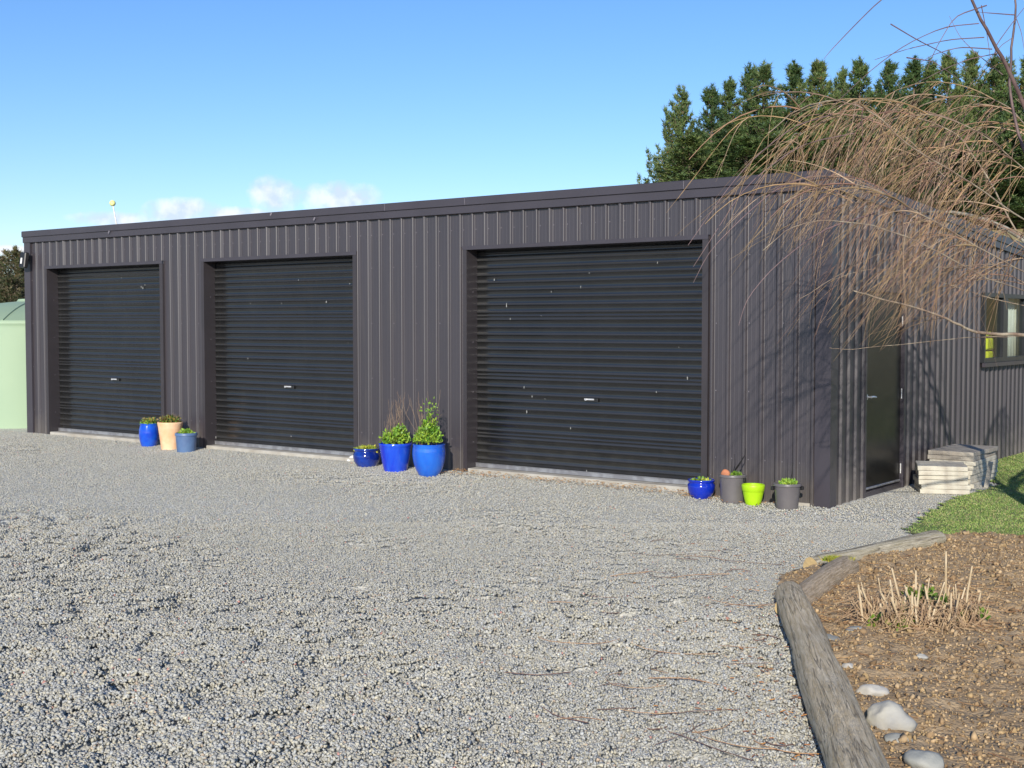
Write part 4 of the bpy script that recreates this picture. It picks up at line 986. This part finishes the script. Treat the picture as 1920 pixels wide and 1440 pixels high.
def grow(p, d, L, r0, k, grav, jit, r1=None, T=None, kk=4.2):
    """one shoot: bends from its starting direction towards the hanging direction T"""
    P = [p.copy()]; d = d / np.linalg.norm(d); st = L / k
    for i in range(k):
        if T is None: d = d + np.array([0, 0, -grav * st])
        else: d = d + (T - d) * min(.9, kk * grav * st)
        d = d + WR.normal(0, jit, 3) * st; d /= np.linalg.norm(d); P.append(P[-1] + d * st)
    P = np.array(P); r = np.linspace(r0 * 1.15, r1 if r1 is not None else r0 * .3, k + 1)
    return P, r
RHn, FHn = np.array(RH), np.array(FH)
WTn = np.array(WT)
def inside(S):
    q = S[-1]; l = (q - WTn) @ RHn; f = (q - WTn) @ FHn
    if l < -2.05 + .45 * abs(WR.normal()) - .75 * (q[2] > 2.1) - .3: return False
    if q[2] < 1.42 + max(0, l + 1.5) * .10 + abs(WR.normal(0, .10)) : return False
    return True
def shoots_along(P, n, outdir, Lr, r0, elev=(-0.3, 0.7), grav=1.5, tmin=.15):
    for _ in range(n):
        t_ = WR.uniform(tmin, 1) * (len(P) - 1); i = min(int(t_), len(P) - 2); q = P[i] + (P[i + 1] - P[i]) * (t_ - i)
        az = WR.normal(0, .55); o_ = outdir * math.cos(az) + np.array([-outdir[1], outdir[0], 0]) * math.sin(az)
        d = o_ + np.array([0, 0, WR.uniform(*elev)]); L = WR.uniform(*Lr)
        T = outdir * WR.uniform(.22, .74) + np.array([0, 0, -.85]) + WR.normal(0, .17, 3); T /= np.linalg.norm(T)
        S, r = grow(q, d, L, r0 * WR.uniform(.75, 1.3), 9, grav * WR.uniform(.7, 1.5), .13, .0008, T)
        if outdir is not None and outdir @ RHn < -.3 and not inside(S): continue
        c = TWC[WR.integers(0, len(TWC))] * WR.uniform(.8, 1.2); np_tube(S, r, c)
        for __ in range(WR.integers(0, 3)):       # side shoot
            j = WR.integers(2, 7); d2 = (S[j + 1] - S[j]); d2 = d2 / np.linalg.norm(d2) + WR.normal(0, .30, 3)
            S2, r2 = grow(S[j], d2, L * WR.uniform(.3, .6), r0 * .6, 6, grav, .2, .0007, T); np_tube(S2, r2, c)
# trunk and main limbs
fork = WT + Vector((-.05, .02, 1.35))
mb = MB(); mb.tube([(0, 0, -.05), (.01, 0, .3), (-.02, .01, .8), (-.05, .02, 1.38)], [.13, .105, .095, .085], 14)
mb.build('trunk', M['bark'], wt, smooth=True)
LIMBS = [  # image columns/rows and distance ahead of the camera, radius start/end
    ([(2000, 420, 9.1), (1950, 270, 9.0), (1892, 132, 8.85), (1850, 55, 8.75), (1812, -20, 8.7), (1780, -110, 8.6)], .026, .007),
    ([(2010, 420, 9.2), (1930, 300, 9.25), (1897, 200, 9.3), (1895, 110, 9.3), (1903, 30, 9.3), (1900, -40, 9.3)], .018, .006),
    ([(2040, 650, 9.1), (1985, 640, 9.0), (1920, 630, 8.85), (1840, 624, 8.7), (1800, 610, 8.6), (1740, 584, 8.5), (1660, 562, 8.4), (1600, 545, 8.3)], .021, .004),
    ([(2040, 640, 9.1), (1930, 632, 9.3), (1840, 632, 9.4), (1720, 642, 9.4), (1600, 655, 9.4), (1555, 652, 9.4)], .011, .002),
    ([(2020, 560, 9.1), (1950, 470, 9.2), (1905, 430, 9.3), (1850, 330, 9.4), (1790, 250, 9.4), (1700, 215, 9.3)], .026, .005),
    ([(2010, 480, 9.1), (1900, 400, 8.7), (1800, 330, 8.4), (1700, 270, 8.2), (1640, 215, 8.1), (1570, 190, 8.0), (1500, 205, 7.9), (1440, 250, 7.8)], .022, .003),
    ([(2010, 520, 9.1), (1900, 450, 9.6), (1780, 340, 10.0), (1690, 250, 10.2), (1600, 215, 10.3), (1520, 240, 10.3), (1450, 300, 10.3)], .022, .003),
    ([(2020, 560, 9.1), (1900, 500, 8.6), (1760, 420, 8.3), (1650, 360, 8.1), (1560, 345, 8.0), (1470, 380, 7.9)], .02, .003),
    ([(2020, 580, 9.1), (1900, 520, 9.5), (1780, 430, 9.7), (1680, 385, 9.8), (1600, 380, 9.8), (1530, 400, 9.8)], .02, .003),
    ([(1990, 400, 9.1), (1900, 300, 9.0), (1820, 240, 8.9), (1740, 215, 8.8), (1660, 225, 8.7)], .016, .003),
    ([(2000, 380, 9.1), (1940, 260, 9.5), (1880, 195, 9.8), (1800, 180, 10.0), (1720, 200, 10.1)], .016, .003),
    ([(2020, 590, 9.1), (1900, 500, 8.9), (1760, 500, 8.7), (1680, 470, 8.7), (1600, 500, 8.6), (1500, 560, 8.5)], .014, .002),
    ([(2020, 590, 9.1), (1850, 520, 8.4), (1700, 445, 8.1), (1580, 415, 7.9), (1490, 425, 7.8), (1430, 470, 7.75)], .016, .002),
    ([(2020, 600, 9.1), (1860, 560, 9.3), (1740, 520, 9.5), (1640, 505, 9.6), (1560, 525, 9.6)], .013, .002),
]
arr = []
for pts, r0, r1 in LIMBS:
    Pw = [np.array(fork)] + [np.array(dp(*q)) for q in pts]
    # smooth by Catmull-Rom
    out = []
    for i in range(len(Pw) - 1):
        a, b_, c, d = Pw[max(i - 1, 0)], Pw[i], Pw[i + 1], Pw[min(i + 2, len(Pw) - 1)]
        for t_ in (0, .25, .5, .75):
            out.append(.5 * ((2 * b_) + (-a + c) * t_ + (2 * a - 5 * b_ + 4 * c - d) * t_ ** 2 + (-a + 3 * b_ - 3 * c + d) * t_ ** 3) + WR.normal(0, .003, 3))
    out.append(Pw[-1]); out = np.array(out); n_ = len(out); arr.append(out)
    mb = MB(); r0 *= .72 if len(arr) <= 3 else .24; rr_ = [r0 * 1.25 + (r1 - r0 * 1.25) * (i / (n_ - 1)) ** .8 for i in range(n_)]
    mb.tube([tuple(q - WTn) for q in out], rr_, 8); mb.build('limb', M['leader'] if len(arr) <= 2 else M['limb'], wt, smooth=True)
# limbs on the side turned away from the shed (outside the frame, seen from elsewhere)
for az in (-.5, .3, 1.1, 1.9, -1.3):
    o_ = RHn * math.cos(az) + FHn * math.sin(az); P, r = grow(np.array(fork), o_ * .7 + np.array([0, 0, 1.3]), 2.6, .03, 14, .55, .15, .006)
    mb = MB(); mb.tube([tuple(q - WTn) for q in P], list(r), 8); mb.build('limb', M['bark'], wt, smooth=True); shoots_along(P, 70, o_, (.8, 1.7), .0032, grav=1.3)
LEFTD = -RHn
dens = [0, 2, 100, 26, 36, 62, 46, 120, 112, 18, 22, 128, 130, 105]
for i, P in enumerate(arr):
    if dens[i]: shoots_along(P, dens[i], LEFTD, (.5, 1.45), .0022, (-.4, .5), 1.1, .34 if i != 2 else .5)
# filling twigs through the crown volume: secondary arches then shoots
for _ in range(60):
    base = arr[WR.choice([4, 5, 6, 7, 8, 9, 10])]; i = WR.integers(6, len(base) - 2)
    az = WR.normal(0, .7); o_ = LEFTD * math.cos(az) + FHn * math.sin(az)
    P, r = grow(base[i], o_ + np.array([0, 0, WR.uniform(.1, .9)]), WR.uniform(.4, .9), .005, 8, 1.3, .3, .002)
    np_tube(P, r, TWC[WR.integers(0, 6)], 4); shoots_along(P, 8, o_, (.4, 1.15), .0027, (-.6, .3), 1.2, .1)
# high fine arches against the sky
for pts in ([(1560, 215, 8.2), (1490, 235, 8.1), (1420, 290, 8.0), (1370, 345, 7.95), (1290, 460, 7.9)], [(1520, 330, 8.1), (1460, 350, 8.0), (1400, 400, 7.9), (1330, 470, 7.9), (1300, 530, 7.9)], [(1600, 250, 8.3), (1500, 270, 8.2), (1400, 345, 8.1), (1345, 430, 8.0), (1300, 500, 8.0)], [(1640, 400, 8.3), (1540, 430, 8.1), (1450, 500, 8), (1400, 560, 8), (1385, 610, 8)], [(1835, 44, 8.75), (1770, 50, 8.6), (1700, 82, 8.4), (1640, 125, 8.3), (1560, 200, 8.1)], [(1845, 70, 8.75), (1780, 74, 8.6), (1700, 92, 8.5), (1640, 112, 8.4)], [(1860, 92, 8.8), (1800, 88, 8.7), (1750, 102, 8.6), (1725, 118, 8.5)],
            [(1700, -30, 8.4), (1650, 0, 8.3), (1600, 50, 8.1), (1560, 92, 8.0), (1545, 110, 8)], [(1850, 10, 8.7), (1790, 30, 8.6), (1755, 90, 8.6), (1738, 130, 8.5)], [(1670, 45, 8.4), (1720, 75, 8.5), (1780, 105, 8.7), (1815, 135, 8.8)],
            [(1903, 28, 9.3), (1850, 24, 9.2), (1830, 22, 9.1)], [(1895, 130, 9.3), (1860, 95, 9.1), (1900, 40, 9.2), (1940, -10, 9.3)], [(1870, 100, 8.9), (1820, 110, 8.8), (1780, 125, 8.7), (1700, 165, 8.6)], [(1840, 10, 8.8), (1850, 60, 8.9), (1860, 130, 9)],
            [(1903, 28, 9.3), (1915, 60, 9.3), (1925, 120, 9.3)], [(1880, 140, 9), (1830, 100, 9), (1800, 70, 9), (1780, 30, 9)], [(1700, 108, 8.5), (1750, 115, 8.6), (1800, 150, 8.7)]):
    P = np.array([np.array(dp(*q)) for q in pts]); t_ = np.linspace(0, len(P) - 1, 14); P = np.stack([np.interp(t_, np.arange(len(P)), P[:, c]) for c in range(3)], -1)
    P[1:-1] = (P[:-2] + 2 * P[1:-1] + P[2:]) / 4; np_tube(P, np.linspace(.0045, .0016, 14), np.array((.20, .13, .13)), 4)
V = np.concatenate(TW_V) - WTn; me = np_mesh('twigs', V, np.concatenate(TW_F), M['twig'], np.concatenate(TW_C)); np_obj('twigs', me, wt)

# ------------------------------------------------------------------ pines
PR = np.random.default_rng(9)
def pine_mesh(H, Rb, seed, ragged=1.0, top=.35, dense=1.0, bias=0.0, cols=None):
    rs = np.random.default_rng(seed); P, D, S = [], [], []; tv = []
    z = H * .06; BR = []
    while z < H - .15:
        f = z / H
        rad = Rb * (1.42 + .25 * math.sin(z * 2.1 + seed)) * (1 - f) ** .86 * (1.0 if f > .25 else .8 + .8 * f) + .13
        for j in range(rs.integers(3, 6)):
            a = rs.uniform(0, 2 * np.pi); L = rad * rs.uniform(.45, 1.35) * (1 + bias * np.cos(a))
            up = .25 + .6 * f + rs.normal(0, .12)
            d = np.array([np.cos(a), np.sin(a), up]); p = np.array([0, 0, z]); n_ = max(3, int(L / .17)); pts = [p.copy()]
            for k in range(n_):
                d = d + np.array([0, 0, .05 + .22 * (k / n_)]); dn = d / np.linalg.norm(d); p = p + dn * L / n_; pts.append(p.copy())
                t_ = (k + 1) / n_
                if t_ > .22:
                    m_ = int((4 + 3 * t_) * dense)
                    for q in range(m_):
                        off_ = rs.normal(0, .055 + .05 * (1 - t_), 3); P.append(p + off_); D.append(dn * .9 + off_ * 3 + np.array([0, 0, .5])); S.append(.145 if t_ < .9 else .19)
            P.append(p + dn * .12); D.append(dn + np.array([0, 0, .8])); S.append(.30)
            BR.append(np.array(pts))
        z += rs.uniform(.13, .27)
    for k in range(26): P.append(np.array([rs.normal(0, .035), rs.normal(0, .035), H - .9 + k * .045])); D.append(np.array([rs.normal(0, .3), rs.normal(0, .3), 1])); S.append(.22)
    P = np.array(P); D = np.array(D); D /= np.linalg.norm(D, axis=1)[:, None]; S = np.array(S); n_ = len(P); K = 7
    dd = D[:, None, :] + rs.normal(0, .55, (n_, K, 3)); dd /= np.linalg.norm(dd, axis=2)[:, :, None]
    w = np.cross(dd, rs.normal(size=(n_, K, 3))); w /= np.linalg.norm(w, axis=2)[:, :, None]; L = S[:, None, None] * rs.uniform(.7, 1.3, (n_, K, 1))
    p = np.repeat(P[:, None, :], K, 1); V = np.stack([p - w * .022, p + w * .022, p + dd * L], 2).reshape(-1, 3)
    cols = cols if cols is not None else np.array([(.058, .108, .032), (.080, .135, .038), (.045, .088, .032), (.11, .15, .045)])
    C = cols[rs.integers(0, len(cols), n_)] * rs.uniform(.75, 1.3, n_)[:, None]; yel = rs.random(n_) < .008; C[yel] = (.19, .13, .04)
    crown = np_mesh('crown', V, np.arange(len(V)).reshape(-1, 3), M['pine'], np.repeat(C, K * 3, axis=0))
    mb = MB(); mb.tube([(0, 0, -1.0), (.03, 0, H * .3), (-.02, .02, H * .65), (0, 0, H - .1)], [H * .017, H * .013, H * .007, .012], 8)
    for pts in BR: mb.tube([tuple(q) for q in pts[::max(1, len(pts) // 4)]], .018, 3, cap=False)
    me = bpy.data.meshes.new('trunk'); me.from_pydata(mb.v, [], mb.f); me.materials.append(M['pinebark'])
    return crown, me
KINDS = [pine_mesh(9.4, 2.1, 1, bias=.35), pine_mesh(9.0, 1.25, 2), pine_mesh(9.6, 1.15, 3), pine_mesh(10.2, 1.65, 4), pine_mesh(9.8, 1.9, 5), pine_mesh(8.6, 1.5, 6)]
HTS = [9.4, 9.0, 9.6, 10.2, 9.8, 8.6]
def place_pine(px, ytop, dist, kind, label, group, rz=0.0, wide=1.0, name='pine_tree'):
    p = dp(px, 608, dist); p.z = 0
    zb = float(hillz(np.array([p.x]), np.array([p.y]))[0]) - .2
    zt = dp(px, ytop, dist).z; s = (zt - zb) / HTS[kind]
    e = empty(name, (p.x, p.y, zb), label, 'tree', group, rz); e.scale = (wide, wide, s)
    for nm, me in zip(('crown', 'trunk'), KINDS[kind]): np_obj(nm, me, e)
GP = 'pine plantation on the hill behind the shed'
FRONT = [(1278, 174, 62, 0, 3.79, .82, 'leftmost pine of the row, standing clear with long branches reaching left'), (1332, 170, 63, 1, .4, 1., 'slim pine second from the left end of the row'), (1364, 156, 64, 2, 1.9, .95, 'narrow spire pine third from the left end of the row'),
         (1402, 132, 66, 1, 3.1, 1.0, 'thin pine tight against the left side of a broad pine'), (1428, 128, 64, 3, 1.1, 1.05, 'broad dense pine fifth from the left end of the row'), (1486, 127, 66, 2, 5.0, 1.2, 'slender pine with a straight leader right of the wide gap'),
         (1528, 125, 64, 4, .9, 1.0, 'broad pointed pine seventh from the left end of the row'), (1574, 140, 66, 5, 2.2, .85, 'short pine between two pointed pines above the shed corner'), (1606, 120, 64, 3, 4.0, 1.0, 'pine with twin tufted tips above the shed corner'),
         (1662, 126, 64, 4, 2.8, .85, 'rounded pine right of the twin tipped one'), (1708, 119, 66, 2, .5, 1.1, 'narrow pine with a loose knobbly top behind the willow arches'), (1736, 124, 67, 1, 4.4, 1.1, 'slim pine just left of the tallest pointed one behind the willow'),
         (1771, 110, 64, 3, 3.6, 1.0, 'tallest pointed pine behind the willow twigs'), (1815, 110, 66, 4, 1.7, .9, 'broad pine left of the dark willow leader'), (1856, 114, 65, 2, 2.5, 1.15, 'pine directly behind the dark willow leader'),
         (1880, 122, 67, 1, 5.5, 1.1, 'slim pine between the two upright willow stems'), (1917, 118, 64, 5, .2, 1.0, 'pine cut by the right edge of the picture')]
for px, yt, d, k, rz, w, lab in FRONT: place_pine(px, yt, d, k, lab, GP, rz, w)
def WHERE(px):
    L = [(1290, 'beside the leftmost pine'), (1305, 'behind the foot of the leftmost pine'), (1350, 'between the two slim pines left of the broad one'), (1390, 'in the gap left of the broad dense pine'), (1400, 'under the broad dense pine, just over the roof edge'),
         (1455, 'in the wide gap right of the broad dense pine'), (1500, 'beside the slender straight leader pine'), (1515, 'below the broad pointed pine over the roof edge'), (1550, 'above the shed corner, left of the twin tipped pine'), (1590, 'behind the twin tipped pine'), (1622, 'through the twigs under the twin tipped pine'),
         (1645, 'right of the twin tipped pine'), (1685, 'through the twigs under the rounded pine'), (1730, 'through the twigs beside the knobbly topped pine'), (1740, 'through the twigs below the knobbly topped pine'), (1790, 'through the twigs beside the tallest pointed pine'), (1840, 'behind the twigs left of the dark willow leader'), (1845, 'behind the dense twigs over the sloping roof end'),
         (1895, 'behind the upright willow stems'), (1905, 'behind the twigs above the shed window'), (1960, 'at the right edge of the picture')]
    return min(L, key=lambda q: abs(q[0] - px))[1]
BACK = [(1305, 235, 70), (1350, 225, 71), (1390, 205, 70), (1455, 190, 72), (1500, 185, 71), (1550, 175, 73), (1590, 170, 72), (1640, 165, 74), (1685, 165, 72), (1730, 160, 74), (1790, 160, 73), (1840, 158, 72), (1895, 160, 73), (1960, 130, 70)]
for i, (px, yt, d) in enumerate(BACK): place_pine(px, yt + 14, d, (3, 4, 5, 0)[i % 4], 'dark second row pine ' + WHERE(px), 'second row of pines', i * 1.3, 1.35)
LOW = [(1290, 262, 58), (1345, 270, 59), (1395, 262, 58), (1450, 262, 59), (1505, 258, 58), (1560, 262, 59), (1620, 262, 58), (1680, 270, 59), (1735, 275, 58), (1790, 290, 59), (1845, 292, 58), (1905, 300, 59), (1965, 290, 58)]
for i, (px, yt, d) in enumerate(LOW): place_pine(px, yt, d, (4, 5, 3)[i % 3], 'low young pine ' + WHERE(px), 'low young pines in front of the row', i * 2.1, 1.5)
# distant trees past the tank
c2 = np.array([(.10, .095, .045), (.075, .09, .035), (.14, .115, .06), (.055, .075, .03)])
KINDS.append(pine_mesh(8.0, 2.6, 31, cols=c2)); HTS.append(8.0)
KINDS.append(pine_mesh(7.0, 2.9, 32, cols=c2 * .9)); HTS.append(7.0)
GD = 'distant trees beyond the water tank'
for px, yt, d, k, w, lab in ((34, 470, 62, 6, .95, 'olive brown conifer rising just left of the shed corner'), (2, 488, 66, 7, 1.0, 'dark olive conifer at the left edge of the picture'), (60, 500, 70, 7, .9, 'conifer partly hidden behind the far left end of the shed'),
                             (-50, 495, 66, 6, 1.2, 'conifer just outside the left edge of the picture'), (18, 525, 56, 7, .9, 'low bushy conifer above the tank dome')):
    place_pine(px, yt, d, k, lab, GD, px * .1, w, 'conifer_tree')
